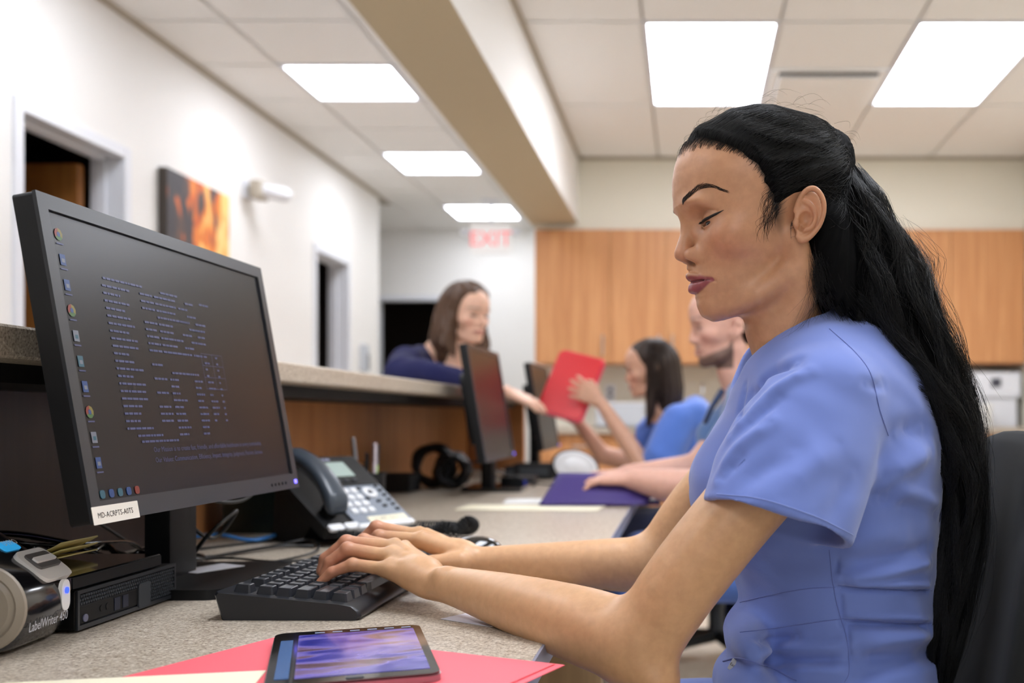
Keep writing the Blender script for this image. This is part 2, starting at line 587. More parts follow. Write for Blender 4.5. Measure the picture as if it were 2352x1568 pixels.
# base cabinets and worktop along the back wall
b = B(); box(b, (-1.02, 6.55, .87), (XR - .01, 7.19, .91), bevel=.004, seg=1); o = obj('worktop', b, M_lam); tag(o, 'beige worktop along the back wall under the wall cabinets', 'worktop')
for k in range(5):
    x0 = -1.0 + k * .65
    r = empty('base_cabinet', (x0, 6.6, 0)); tag(r, ['maple base cabinet at the left end of the back worktop', 'maple base cabinet behind the seated nurse', 'maple base cabinet behind the man', 'maple base cabinet behind the black-haired nurse', 'maple base cabinet at the right beside the chair'][k], 'cabinet', 'maple base cabinets')
    b = B(); box(b, (.002, .022, .1), (.648, .58, .868)); box(b, (.01, .06, 0), (.64, .5, .1)); obj('body', b, M_maple, r)
    for s in (0, 1):
        b = B(); box(b, (.004 + s * .323, 0, .11), (.321 + s * .323, .02, .70), bevel=.0015, seg=1); dr = obj('door', b, M_maple, r)
        hx = .28 if s == 0 else .37
        b = B(); cyl(b, (hx, -.028, .5), (hx, -.028, .64), .006, seg=12)
        for hz in (.515, .625): cyl(b, (hx, -.028, hz), (hx, 0, hz), .005, seg=10)
        obj('handle', b, M_metal, dr)
    b = B(); box(b, (.004, 0, .71), (.644, .02, .862), bevel=.0015, seg=1); dr = obj('drawer', b, M_maple, r)
    b = B(); cyl(b, (.25, -.028, .79), (.40, -.028, .79), .006, seg=12); [cyl(b, (q, -.028, .79), (q, 0, .79), .005, seg=10) for q in (.265, .385)]; obj('handle', b, M_metal, dr)
# things on the back worktop
r = empty('label_dispenser', (2.02, 6.95, .91)); tag(r, 'white boxy machine with a small dark display on the back worktop at the right', 'machine')
b = B(); box(b, (-.13, -.12, .2), (.22, .16, .37), bevel=.015); box(b, (-.1, -.1, 0), (.2, .16, .2), bevel=.01); obj('body', b, M_white, r)
b = B(); box(b, (.02, -.125, .27), (.085, -.118, .33)); obj('display', b, mat('slate display', (70, 72, 84), .3), r)
r = empty('paper_towel_roll', (1.95, 6.72, .91)); tag(r, 'white roll standing in front of the boxy machine on the back worktop', 'paper roll')
b = B(); cyl(b, (0, 0, 0), (0, 0, .16), .06); obj('roll', b, mat('white paper', (240, 240, 238), .7), r, 40)
r = empty('faucet', (.1, 7.0, .91)); tag(r, 'slim chrome gooseneck tap on the back worktop behind the man', 'tap')
b = B(); cyl(b, (0, 0, 0), (0, 0, .04), .025); obj('base', b, M_metal, r, 40)
tube('spout', [(0, 0, .04), (0, 0, .22), (0, -.03, .28), (0, -.1, .29), (0, -.14, .22)], .01, M_metal, r)
b = B(); cyl(b, (.03, 0, .04), (.09, 0, .07), .007); obj('lever', b, M_metal, r, 40)
r = empty('plastic_bin', (-.45, 6.85, .91)); tag(r, 'pale grey storage bin on the back worktop behind the seated nurse', 'bin')
b = B(); box(b, (-.16, -.12, 0), (.16, .12, .012)); [box(b, lo, hi) for lo, hi in (((-.16, -.12, 0), (-.15, .12, .15)), ((.15, -.12, 0), (.16, .12, .15)), ((-.15, -.12, 0), (.15, -.11, .15)), ((-.15, .11, 0), (.15, .12, .15)))]; obj('tub', b, mat('pale grey plastic', (196, 200, 206), .4), r)
b = B(); box(b, (-.165, -.125, .15), (.165, .125, .165), bevel=.004); obj('lid', b, M_white, r)
r = empty('outlet', (-.55, 7.198, 1.15)); tag(r, 'white power outlet on the back wall below the cabinets', 'outlet')
b = B(); box(b, (-.035, -.006, -.057), (.035, 0, .057), bevel=.002); obj('plate', b, M_white, r)
b = B(); box(b, (-.015, -.009, -.035), (.015, -.006, -.008)); box(b, (-.015, -.009, .008), (.015, -.006, .035)); obj('socket', b, M_grey, r)

# reception counter ----------------------------------------------------
DZ = .735
cr = empty('reception_counter', (-.94, 2.0, 0)); tag(cr, 'raised reception counter with speckled laminate top and maple face', 'counter')
def crel(name, b, m, s=False):
    o = obj(name, b, m, cr, s); o.location = (.94, -2.0, 0); return o
b = B(); box(b, (-1.17, -.6, 1.043), (-.73, 4.76, 1.080), bevel=.008, seg=3); crel('counter_top', b, M_lam)
b = B(); box(b, (-1.10, -.55, 1.02), (-.80, 4.70, 1.043)); crel('shadow_gap_strip', b, M_blackm)  # matte black slab stands in for the shadow gap under the top
k = 0
M_darkpan = wood('dark brown panel', (58, 42, 34), (44, 31, 25), 'z')  # the near face panels are coloured darker than the maple ones
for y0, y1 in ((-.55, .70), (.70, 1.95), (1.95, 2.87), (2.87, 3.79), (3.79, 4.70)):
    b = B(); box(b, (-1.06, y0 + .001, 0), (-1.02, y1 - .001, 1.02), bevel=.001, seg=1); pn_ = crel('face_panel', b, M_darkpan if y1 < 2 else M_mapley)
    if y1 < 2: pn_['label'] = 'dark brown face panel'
b = B(); box(b, (-1.06, 4.70, 0), (-.76, 4.74, 1.043)); crel('end_panel', b, M_mapley)

# desk ------------------------------------------------------------------
dk = empty('desk', (-.58, 2.2, 0)); tag(dk, 'long beige speckled laminate desk along the reception counter', 'desk')
def drel(name, b, m, s=False):
    o = obj(name, b, m, dk, s); o.location = (.58, -2.2, 0); return o
b = B(); box(b, (-1.02, .25, DZ - .028), (-.157, 4.68, DZ)); drel('desktop', b, M_lam)
b = B(); box(b, (-.157, .25, DZ - .028), (-.154, 4.68, DZ - .0005)); drel('edge_band', b, mat('blue grey edge band', (138, 142, 160), .35))
M_tan = wood('tan desk panel', (176, 146, 106), (150, 120, 84), 'z')
for y in (.3, 2.05, 4.6):
    b = B(); box(b, (-.95, y, 0), (-.175, y + .03, DZ - .028)); drel('gable_panel', b, M_tan)
b = B(); box(b, (-.98, .33, .3), (-.96, 4.6, DZ - .028)); drel('back_panel', b, M_tan)
# ================================================================== things on the desk
M_scr = mat('screen glass', (11, 12, 18), 0.30, spec=0.30)
M_scrtext = mat('dim screen text', (52, 58, 92), 0.4, emit=0.03, emit_rgb=(120, 135, 200))
M_paper = mat('white paper', (240, 240, 238), .7)
M_cream = mat('cream paper', (240, 232, 206), .7)
M_bez = mat('charcoal bezel plastic', (40, 43, 48), .36)


def rbox(bm, cx, cy, w, h, z0, z1, r=.004, seg=4, M=None, taper=1.0):
    """rounded-corner slab in the XY plane"""
    pts = []
    for sx, sy, a0 in ((1, 1, 0), (-1, 1, 90), (-1, -1, 180), (1, -1, 270)):
        for k in range(seg + 1):
            a = math.radians(a0 + 90 * k / seg)
            pts.append((cx + sx * (w / 2 - r) + r * math.cos(a), cy + sy * (h / 2 - r) + r * math.sin(a)))
    f = lambda x, y, z, s=1.0: (M @ Vector((cx + (x - cx) * s, cy + (y - cy) * s, z))) if M is not None else Vector((cx + (x - cx) * s, cy + (y - cy) * s, z))
    lo = [bm.verts.new(f(x, y, z0)) for x, y in pts]
    hi = [bm.verts.new(f(x, y, z1, taper)) for x, y in pts]
    n = len(pts)
    bm.faces.new(lo[::-1]); bm.faces.new(hi)
    for i in range(n): bm.faces.new((lo[i], lo[(i + 1) % n], hi[(i + 1) % n], hi[i]))
    return hi


def monitor(name_label, loc, w, h, tilt, base_y, base_dx=-.06, screen=None, group=None):
    """loc = centre of the front face; faces +X"""
    root = empty('monitor', (loc[0] - .06, loc[1], DZ)); tag(root, name_label, 'monitor', group)
    Minv = Matrix.Translation(-root.location)
    M = Minv @ basis(loc, (0, 1, 0), (-math.sin(tilt), 0, math.cos(tilt)))
    bw, bb = .017, .023
    # housing behind
    b = B(); rbox(b, 0, 0, w, h, -.024, -.003, .005, M=M)
    hs = obj('housing', b, M_black, root, 30)
    b = B(); rbox(b, 0, -.01, w * .62, h * .62, -.058, -.024, .03, M=M); obj('rear_shell', b, M_black, root, 30)
    b = B()
    for lo, hi in (((-w / 2, h / 2 - bw, -.003), (w / 2, h / 2, .001)), ((-w / 2, -h / 2, -.003), (w / 2, -h / 2 + bb, .001)),
                   ((-w / 2, -h / 2 + bb, -.003), (-w / 2 + bw, h / 2 - bw, .001)), ((w / 2 - bw, -h / 2 + bb, -.003), (w / 2, h / 2 - bw, .001))):
        box(b, lo, hi, M=M)
    obj('bezel', b, M_bez, root)
    sw_, sh_ = w - 2 * bw, h - bw - bb
    cy_ = (bb - bw) / 2
    b = B(); box(b, (-sw_ / 2, cy_ - sh_ / 2, -.003), (sw_ / 2, cy_ + sh_ / 2, -.002), M=M)
    obj('screen', b, M_scr, root)
    b = B()
    for k in range(5): cyl(b, M @ Vector((w / 2 - .05 - k * .013, -h / 2 + .010, .0)), M @ Vector((w / 2 - .05 - k * .013, -h / 2 + .010, .002)), .0022, seg=10)
    o = obj('button_row', b, M_black, root); o['kind'] = 'stuff'
    b = B(); rbox(b, w / 2 - .012, -h / 2 + .010, .008, .006, .001, .002, .002, M=M); obj('power_light', b, mat('violet power light', (110, 100, 255), .3, emit=1.6, emit_rgb=(100, 90, 255)), root)
    # stand
    bx, by = loc[0] + base_dx - root.location.x, base_y - root.location.y
    b = B(); rbox(b, bx + .0, by, .20, .27, 0, .014, .02, M=None); obj('base', b, M_blackgloss if group else M_black, root, 30)
    b = B(); box(b, (bx - .05, by - .04, .012), (bx - .012, by + .04, .26), bevel=.006)
    obj('column', b, M_black, root, 30)
    b = B(); box(b, (bx - .045, min(by, 0) - .03, .20), (bx - .0, max(by, 0) + .03, .30), bevel=.006); obj('bracket', b, M_black, root, 30)
    return root, M


r1, MM = monitor('large dark computer monitor with a white asset sticker, nearest on the desk', (-.647, 1.331, 1.042), .556, .352, .175, 1.49, -.08)
# picture on the screen: icons, rows of table text, two sentences
def quad(bm, x0, y0, x1, y1, z=-.0014, M=MM):
    vs = [bm.verts.new(M @ Vector(p)) for p in ((x0, y0, z), (x1, y0, z), (x1, y1, z), (x0, y1, z))]
    bm.faces.new(vs)
rr = random.Random(3)
b = B()
def row(x, y, width):
    while width > .003:
        l = min(width, rr.uniform(.004, .012)); quad(b, x, y - .0013, x + l, y + .0013); x += l + .0014; width -= l + .0014
X0, Y0 = -.176, .098
row(X0, Y0, .085); row(X0 + .125, Y0 - .002, .045); row(X0 + .225, Y0 - .006, .03)
for i in range(21):
    y = Y0 - .009 - i * .0087
    row(X0 - .004 + (.0 if i < 20 else .02), y, rr.uniform(.03, .06)); row(X0 + .075, y, rr.choice((.0, .028, .03)) if i < 20 else .0)
    if i < 9: row(X0 + .108, y, rr.uniform(.02, .075)); row(X0 + .165 if i % 2 else X0 + .185, y, .024)
    if 2 < i < 7: row(X0 + .205, y, rr.uniform(.02, .045))
    if i == 11: row(X0 + .12, y, .07)
    if i > 11: row(X0 + .112, y, rr.uniform(.018, .035)); row(X0 + .175, y, rr.uniform(.015, .024))
    if 7 < i < 19: row(X0 + .212, y, rr.uniform(.006, .022)); row(X0 + .245, y, .006)
row(X0 + .022, Y0 - .19, .085)
tx, ty = X0 + .205, Y0 - .075
for k in range(4): quad(b, tx, ty - k * .016, tx + .06, ty - k * .016 + .0006)
for k in range(3): quad(b, tx + k * .03, ty - .048, tx + k * .03 + .0006, ty)
o = obj('table_text', b, M_scrtext, r1); o['kind'] = 'stuff'
for k, s in enumerate(('Our Mission is to create fast, friendly, and affordable healthcare in every community.',
                       'Our Values: Communication, Efficiency, Impact, Integrity, Judgment, Passion, Service.')):
    text('lettering', s, .0088, MM @ Matrix.Translation((-.132, -.105 - k * .0125, -.0013)), M_scrtext, r1)
ic = {'icon_red': ((226, 80, 60), .25), 'icon_blue': ((60, 120, 220), .3), 'icon_white': ((200, 210, 230), .3), 'icon_green': ((110, 180, 90), .25), 'icon_yellow': ((220, 200, 80), .25), 'icon_cyan': ((70, 160, 190), .3)}
for k, v_ in ic.items(): mat(k, tuple(int(q * .5) for q in v_[0]), .4, emit=v_[1] * .12)
seq = ['wheel', 'blue', 'blue', 'wheel', 'page', 'book', 'blue', 'wheel', 'page', 'word']
for i, kd in enumerate(seq):
    y = .135 - i * .0275; x = -.247
    b = B()
    if kd == 'wheel':
        me_ms = [MATS['icon_red'], MATS['icon_green'], MATS['icon_yellow'], MATS['icon_blue']]
        c = b.verts.new(MM @ Vector((x, y, -.0013)))
        for q in range(4):
            n0 = 4 if q < 3 else 0
            for s in range(3):
                a0, a1 = [math.radians(90 + q * 120 + (s + u) * 40) for u in (0, 1)]
                if q < 3:
                    vs = [b.verts.new(MM @ Vector((x + rr_ * math.cos(a), y + rr_ * math.sin(a), -.0013))) for a, rr_ in ((a0, .003), (a0, .007), (a1, .007), (a1, .003))]
                    f = b.faces.new(vs); f.material_index = q
        b.verts.remove(c)
        vs = [b.verts.new(MM @ Vector((x + .0028 * math.cos(a), y + .0028 * math.sin(a), -.0012))) for a in [math.pi * k / 5 for k in range(10)]]
        b.faces.new(vs).material_index = 3
        obj('desktop_icon', b, me_ms, r1)
    else:
        col = {'blue': 'icon_blue', 'page': 'icon_white', 'book': 'icon_cyan', 'word': 'icon_blue'}[kd]
        s = .006
        quad(b, x - s * .8, y - s, x + s * .8, y + s, -.0013)
        quad(b, x - s * .4, y - s * .5, x + s * .5, y + s * .2, -.0011)
        b.faces.ensure_lookup_table(); b.faces[1].material_index = 1
        obj('desktop_icon', b, [MATS[col], MATS['icon_white' if col != 'icon_white' else 'icon_cyan']], r1)
    b = B(); quad(b, x - .006, y - .011, x + .006, y - .0095, -.0013); o = obj('icon_caption', b, M_scrtext, r1)
for k, cn in enumerate(('icon_cyan', 'icon_blue', 'icon_cyan', 'icon_blue', 'icon_red')):
    b = B(); rbox(b, -.25 + k * .017, -.1465, .009, .009, -.0018, -.0012, .003, M=MM); obj('taskbar_icon', b, MATS[cn], r1)
b = B(); rbox(b, -.235, -.168, .088, .019, .001, .0014, .001, M=MM); st = obj('asset_sticker', b, mat('white sticker', (222, 218, 206), .5), r1); st['label'] = 'white asset sticker with black code'
text('lettering', 'MD-ACRPTS-A0TS', .0085, MM @ Matrix.Translation((-.2705, -.171, .0016)), M_blackm, r1)

r2, M2 = monitor('slim dark monitor with a reddish reflection, standing halfway along the desk', (-.622, 3.234, 1.021), .50, .357, .16, 3.43, -.02, group='slim monitors farther along the desk')
r3, M3 = monitor('dark monitor farthest along the desk, mostly behind the red folder', (-.60, 4.28, 1.021), .50, .357, .16, 4.33, -.02, group='slim monitors farther along the desk')

# white card on the base
b = B(); Mc = basis((-.727, 1.545, DZ + .0145), (.05, .10, 0), (-.10, .05, 0)); rbox(b, 0, 0, .085, .052, 0, .0006, .002, M=Mc); o = obj('card', b, mat('white card', (236, 236, 244), .5)); tag(o, 'white card lying on the black foot of the near monitor', 'card')

# keyboard ------------------------------------------------------------
kb = empty('keyboard', (-.478, 1.474, DZ), (0, 0, -.012)); tag(kb, 'black full-size keyboard under the typing hands', 'keyboard')
# local: x to the front (towards the typist), y along the keys, z up
prof = [(-.082, .0), (.084, .0), (.0875, .005), (.086, .0105), (.079, .0165), (.064, .021), (-.088, .0345), (-.091, .031)]
b = B(); L = .252
rings = []
for y, ins in ((-L, .0035), (-L + .004, 0), (L - .004, 0), (L, .0035)):
    rings.append([b.verts.new((x + (ins if x < 0 else -ins), y, max(0, z - ins * .5) if z > .02 else z)) for x, z in prof])
n = len(prof)
for a_, c_ in zip(rings[:-1], rings[1:]):
    for i in range(n): b.faces.new((a_[i], a_[(i + 1) % n], c_[(i + 1) % n], c_[i]))
b.faces.new(rings[0]); b.faces.new(rings[-1][::-1])
bmesh.ops.recalc_face_normals(b, faces=b.faces[:])
M_kb = mat('keyboard case plastic', (34, 36, 41), .34)
obj('case', b, M_kb, kb, 35)
U = .0215
M_key = mat('keycap plastic', (38, 41, 47), .34)
kcache = {}
def key_mesh(u, h=.0100):
    if (u, h) in kcache: return kcache[(u, h)]
    b = B(); w0, w1 = u * U - .0016, u * U - .0072
    def ring(wx, wy, z, r=.0015, sag=0): return [b.verts.new((x * wx / 2, y * wy / 2, z)) for x, y in ((1, .8), (.8, 1), (-.8, 1), (-1, .8), (-1, -.8), (-.8, -1), (.8, -1), (1, -.8))]
    A = ring(.0212, w0, 0); Cc = ring(.0160, w1 + .001, h); D = ring(.0140, w1 - .001, h + .0006); Ee = ring(.008, max(.003, w1 - .005), h - .0003)
    for P_, Q_ in ((A, Cc), (Cc, D), (D, Ee)):
        for i in range(8): b.faces.new((P_[i], P_[(i + 1) % 8], Q_[(i + 1) % 8], Q_[i]))
    b.faces.new(Ee)
    me = bpy.data.meshes.new('key'); b.normal_update(); b.to_mesh(me); b.free(); me.materials.append(M_key)
    kcache[(u, h)] = me
    return me
slope = math.atan2(.0345 - .021, .152)
def krow(x, items):
    y = -.245
    for it in items:
        if it < 0: y += -it * U; continue
        o = bpy.data.objects.new('key', key_mesh(it)); o.location = (x, y + it * U / 2, .021 + (.064 - x) * math.tan(slope) - .0006); o.rotation_euler = (0, slope, 0); link(o, kb); y += it * U
        
krow(-.0600, [1, -1, 1, 1, 1, 1, -.5, 1, 1, 1, 1, -.5, 1, 1, 1, 1, -.25, 1, 1, 1])
krow(-.0325, [1] * 13 + [2, -.25, 1, 1, 1, -.25, 1, 1, 1, 1])
krow(-.0100, [1.5] + [1] * 12 + [1.5, -.25, 1, 1, 1, -.25, 1, 1, 1, 1])
krow(.0125, [1.75] + [1] * 11 + [2.25, -3.5, 1, 1, 1, 1])
krow(.0350, [2.25] + [1] * 10 + [2.75, -1.25, 1, -1.25, 1, 1, 1, 1])
krow(.0575, [1.25, 1.25, 1.25, 6.25, 1.25, 1.25, 1.25, 1.25, -.25, 1, 1, 1, -.25, 2, 1, 1])

# mouse ---------------------------------------------------------------
ms = empty('computer_mouse', (-.384, 1.73, DZ), (0, 0, math.pi + .15)); tag(ms, 'glossy black computer mouse on the desk behind the wrists', 'mouse')
b = B(); ball(b, (0, 0, 0), 1, (.070, .036, .046), 32)
for v_ in b.verts:
    if v_.co.z < 0: v_.co.z *= .02
    v_.co.x += -.010 * (v_.co.z / .04) ; v_.co.z *= (1 - .28 * (v_.co.x + .06) / .12)
obj('shell', b, M_blackgloss, ms, True)
b = B(); ball(b, (0, 0, .0015), 1, (.068, .035, .006), 24); obj('rim', b, mat('dark rim plastic', (30, 32, 36), .3), ms, True)
b = B(); cyl(b, (.038, -.004, .022), (.038, .004, .022), .009, seg=20); obj('scroll_wheel', b, M_grey, ms, 30)
tube('mouse_cord', [(.06, 0, .006), (.12, .02, .003), (.2, .1, .003), (.3, .14, .003), (.42, .10, .003)], .0018, M_blackm, ms)

# tablet, folder, papers ------------------------------------------------
M_redf = mat('coral red card', (250, 104, 116), .6)
Mf = basis((-.447, 1.136, DZ + .0008), (.142, -.06, 0), (.060, .142, 0))    # origin at the far-left corner, x along the long edge, -y towards the camera
rf = empty('paper_folder', (-.447, 1.136, DZ)); tag(rf, 'coral red card folder lying open under the tablet', 'folder')
Ml = Matrix.Translation(-rf.location) @ Mf
def sheet(bm, pts, th, M):
    lo = [bm.verts.new(M @ Vector((x, y, z))) for x, y, z in pts]; hi = [bm.verts.new(M @ Vector((x, y, z + th))) for x, y, z in pts]
    bm.faces.new(lo); bm.faces.new(hi[::-1]); k = len(pts)
    for i in range(k): bm.faces.new((lo[i], hi[i], hi[(i + 1) % k], lo[(i + 1) % k]))
b = B(); sheet(b, [(0, 0, 0), (.354, 0, 0), (.354, -.24, 0), (0, -.24, 0)], .0006, Ml); obj('lower_cover', b, M_redf, rf)
b = B(); sheet(b, [(0, 0, .0012), (.345, -.004, .0012), (.345, -.24, .0015), (0, -.24, .0015)], .0006, Ml); obj('upper_cover', b, M_redf, rf)
pp = B(); Mp = basis((-.405, .972, DZ + .0032), (.17, .035, 0), (-.035, .17, 0)); rbox(pp, -.11, -.11, .225, .21, 0, .0005, .001, M=Mp); o = obj('paper_sheet', pp, M_cream); tag(o, 'cream paper sheet on the red folder left of the tablet', 'paper')
tb = empty('tablet', (-.335, 1.012, DZ + .0035), (0, 0, .345)); tag(tb, 'small black tablet with a lit blue and violet screen on the red folder', 'tablet')
b = B(); rbox(b, 0, 0, .152, .232, 0, .0055, .013, 6); obj('body', b, mat('silver tablet edge', (150, 150, 154), .22, .9), tb, 30)
b = B(); rbox(b, 0, 0, .150, .230, .0055, .0078, .0125, 6); obj('front_glass', b, M_blackgloss, tb, 30)
M_tab = mat('lit picture with painted reflections', (30, 30, 90), .12, coat=.8)
t = NT(M_tab); v_ = t.coord((1, 1, 1)); nz = t.n('ShaderNodeTexNoise'); nz.inputs['Scale'].default_value = 7; nz.inputs['Detail'].default_value = 2; nz.inputs['Distortion'].default_value = 1.6
mp = t.coord((1.0, 3.0, 1), rot=(0, 0, .5)); t.l(mp, nz.inputs['Vector'])
c = t.ramp(nz.outputs['Fac'], [(0.30, (24, 34, 120)), (0.40, (60, 60, 160)), (0.50, (128, 116, 196)), (0.58, (120, 92, 110)), (0.68, (64, 46, 60)), (0.78, (150, 140, 200))])  # screen picture mixed with painted-in reflections of scrubs and arm
t.l(c, t.b.inputs['Base Color']); t.l(c, t.b.inputs['Emission Color']); t.b.inputs['Emission Strength'].default_value = .12
b = B(); rbox(b, .008, 0, .118, .190, .0078, .0082, .001); obj('screen', b, M_tab, tb)
b = B(); rbox(b, -.062, -.01, .012, .165, .0078, .0082, .001); obj('side_bar', b, mat('blue screen strip', (40, 80, 130), .2, emit=.12), tb)
b = B()
for k in range(6): rbox(b, -.03 + k * .018, .104, .010, .003, .0078, .0081, .0005)
o = obj('status_marks', b, mat('screen grey marks', (120, 130, 160), .3, emit=.2), tb); o['kind'] = 'stuff'
b = B(); rbox(b, -.0, -.106, .016, .008, .0078, .0086, .003); obj('home_button', b, M_grey, tb)
b = B(); Mp = basis((-.245, 1.235, DZ + .0004), (.9, -.6, 0), (.6, .9, 0)); rbox(b, 0, 0, .085, .07, 0, .0004, .001, M=Mp); o = obj('paper_slip', b, mat('bluish white slip', (226, 226, 238), .7)); tag(o, 'small white paper slip half under the near forearm', 'paper')
b = B(); Mp = basis((-.40, 2.70, DZ + .0008), (1, -.08, 0), (.08, 1, 0)); rbox(b, -.02, .02, .38, .15, 0, .002, .001, M=Mp); o = obj('folder', b, M_cream); tag(o, 'cream folder lying flat on the desk in front of the purple folder', 'folder')
b = B(); Mp = basis((-.42, 2.95, DZ + .0008), (1, .1, 0), (-.1, 1, 0)); rbox(b, 0, 0, .22, .16, 0, .001, .001, M=Mp); o = obj('paper_sheet', b, M_paper); tag(o, 'white paper sheet showing left of the purple folder', 'paper')
# purple folder, held half open
pf = empty('folder', (-.26, 2.76, DZ)); tag(pf, 'purple card folder held half open above the desk edge', 'folder')
M_pur = mat('purple card', (58, 40, 112), .55)
def curved(name, grid, m, parent, th=.0012):
    G = np.array(grid, float); nu, nv = G.shape[:2]
    du = np.gradient(G, axis=0); dv = np.gradient(G, axis=1); N = np.cross(du, dv); N /= np.linalg.norm(N, axis=2, keepdims=True) + 1e-12
    V = np.concatenate([(G + N * th / 2).reshape(-1, 3), (G - N * th / 2).reshape(-1, 3)])
    id_ = np.arange(nu * nv).reshape(nu, nv); off = nu * nv
    q = np.stack([id_[:-1, :-1], id_[1:, :-1], id_[1:, 1:], id_[:-1, 1:]], -1).reshape(-1, 4)
    qs = [q, q[:, ::-1] + off]
    for e in (id_[0], id_[-1][::-1], id_[:, 0][::-1], id_[:, -1]):
        qs.append(np.stack([e[:-1], e[1:], e[1:] + off, e[:-1] + off], -1))
    return npobj(name, V, np.concatenate(qs), m, parent)
g = []
for u in np.linspace(0, 1, 18):
    colm = []
    for v in np.linspace(0, 1, 8):
        x0 = -.405 + .285 * u; x1 = -.362 + .332 * u
        bend = .035 * math.sin(math.pi * min(1, u * 1.25)) * (1 - v * .3)
        colm.append(((x0 * (1 - v) + x1 * v) + .26, (2.755 + .10 * v - bend * v) - 2.76, .006 + .082 * v + (.018 if u > .62 else 0) * 0))
    g.append(colm)
curved('front_cover', g, M_pur, pf)
g = [[(-.405 + .33 * u + .26, .0 + .24 * v, .006 + .03 * v) for v in np.linspace(0, 1, 4)] for u in np.linspace(0, 1, 6)]
curved('back_cover', g, M_pur, pf)
b = B(); rbox(b, -.0 + .03, .13, .28, .2, .012, .014, .001, M=Matrix.Rotation(.12, 4, 'X')); obj('inner_page', b, M_paper, pf)

# desk phone -----------------------------------------------------------
ph = empty('desk_phone', (-.56, 2.075, DZ)); tag(ph, 'grey and black desk phone with white keys and handset, behind the hands', 'telephone')
ux = Vector((.515, .857, 0)); el = .60
uy = Vector((-.857 * math.cos(el), .515 * math.cos(el), math.sin(el)))
Mph = Matrix.Translation(-ph.location) @ basis(Vector((-.56, 2.075, .768)) - ux * .215, ux, uy)   # origin bottom-left of the face
PW, PH = .215, .225
M_pgrey = mat('blue grey phone plastic', (132, 140, 152), .35)
M_pwhite = mat('white phone key', (232, 234, 238), .35)
b = B(); rbox(b, PW / 2, PH / 2, PW, PH, -.022, 0, .012, 5, M=Mph); obj('body', b, M_black, ph, 30)
b = B(); rbox(b, .142, .062, .140, .130, 0, .003, .008, M=Mph); obj('face_plate', b, M_pgrey, ph, 30)
b = B(); rbox(b, .142, .172, .142, .098, 0, .005, .008, M=Mph); obj('display_panel', b, M_black, ph, 30)
b = B(); rbox(b, .132, .176, .078, .048, .005, .0062, .002, M=Mph); obj('display', b, mat('grey green display', (150, 166, 160), .25, emit=.12), ph)
b = B(); rbox(b, .088, .212, .026, .02, .005, .0056, .002, M=Mph); obj('sticker', b, M_paper, ph)
text('lettering', 'Yealink', .013, Mph @ Matrix.Translation((.107, .207, .0056)), mat('pale lettering', (190, 190, 220), .4, emit=.1), ph)
for k in range(4):
    b = B(); rbox(b, .098 + k * .02, .138, .012, .006, .005, .0075, .002, M=Mph); obj('soft_key', b, M_grey, ph)
for r_ in range(4):
    for c_ in range(3):
        b = B(); rbox(b, .092 + c_ * .021, .106 - r_ * .021, .016, .0155, .003, .0065, .003, 3, M=Mph, taper=.86); obj('number_key', b, M_pwhite, ph, 30)
b = B(); lathe(b, [(.006, 0), (.016, 0), (.016, .003), (.0135, .0045), (.0075, .004), (.006, .001)], Mph @ Matrix.Translation((.168, .096, .003)), 24); obj('ring_key', b, M_pwhite, ph, 30)
b = B(); lathe(b, [(.0001, .003), (.004, .003), (.005, 0)], Mph @ Matrix.Translation((.168, .096, .004)), 16); obj('ok_key', b, M_grey, ph, 30)
for p in ((.150, .112), (.150, .078), (.172, .068), (.176, .052)):
    b = B(); rbox(b, p[0], p[1], .011, .006, .003, .006, .0025, M=Mph); obj('function_key', b, M_grey, ph)
for k in range(6):
    b = B(); rbox(b, .200, .117 - k * .0155, .010, .007, .003, .006, .0025, M=Mph); obj('line_key', b, M_grey, ph)
b = B(); rbox(b, .155, .014, .096, .017, .003, .0042, .001, M=Mph); lb = obj('label_strip', b, M_cream, ph)
text('lettering', 'ext. 4403   line 2', .009, Mph @ Matrix.Translation((.118, .011, .0044)), M_grey, ph)
b = B(); rbox(b, .140, -.001, .145, .012, -.014, .004, .005, M=Mph); obj('front_lip', b, M_pwhite, ph, 30)
for k in range(2):
    b = B(); rbox(b, .022 + k * .038, .004, .034, .017, -.002, .004, .006, M=Mph); obj('cradle_pad', b, M_pwhite, ph, 30)
# handset on the left of the face
def hpt(t_):  # centre line across the face, rising at both ends
    y = .028 + .185 * t_
    z = .030 + .020 * math.sin(math.pi * t_)
    return Mph @ Vector((.036, y, z))
Pn = 26; V = []; sg = 20
for i in range(Pn):
    t_ = i / (Pn - 1)
    c_ = Vector(hpt(t_)); hw = .026 - .004 * math.sin(math.pi * t_); hz = .013 + .010 * (abs(2 * t_ - 1) ** 3)
    e_ = min(1, min(t_, 1 - t_) * 9 + .35)
    for k in range(sg):
        a = 2 * math.pi * k / sg; ca, sa = math.cos(a), math.sin(a)
        off = Mph.to_3x3() @ Vector((math.copysign(abs(ca) ** .6, ca) * hw * e_ ** .3, 0, math.copysign(abs(sa) ** .8, sa) * hz * e_ - (.010 * (abs(2 * t_ - 1) ** 3))))
        V.append(c_ + off)
q = [[i * sg + k, i * sg + (k + 1) % sg, (i + 1) * sg + (k + 1) % sg, (i + 1) * sg + k] for i in range(Pn - 1) for k in range(sg)]
me_q = np.array(q)
hs = npobj('handset', V, me_q, mat('handset plastic', (62, 70, 80), .28), ph)
bmx = bmesh.new(); bmx.from_mesh(hs.data); bmesh.ops.holes_fill(bmx, edges=[e for e in bmx.edges if e.is_boundary]); bmesh.ops.recalc_face_normals(bmx, faces=bmx.faces[:]); bmx.to_mesh(hs.data); bmx.free()
b = B()
for y in (.05, .19): lathe(b, [(.0001, 0), (.012, 0), (.016, -.008), (.016, -.02)], Mph @ Matrix.Translation((.036, y, .018)), 20)
obj('handset_cups', b, M_black, hs, 30)
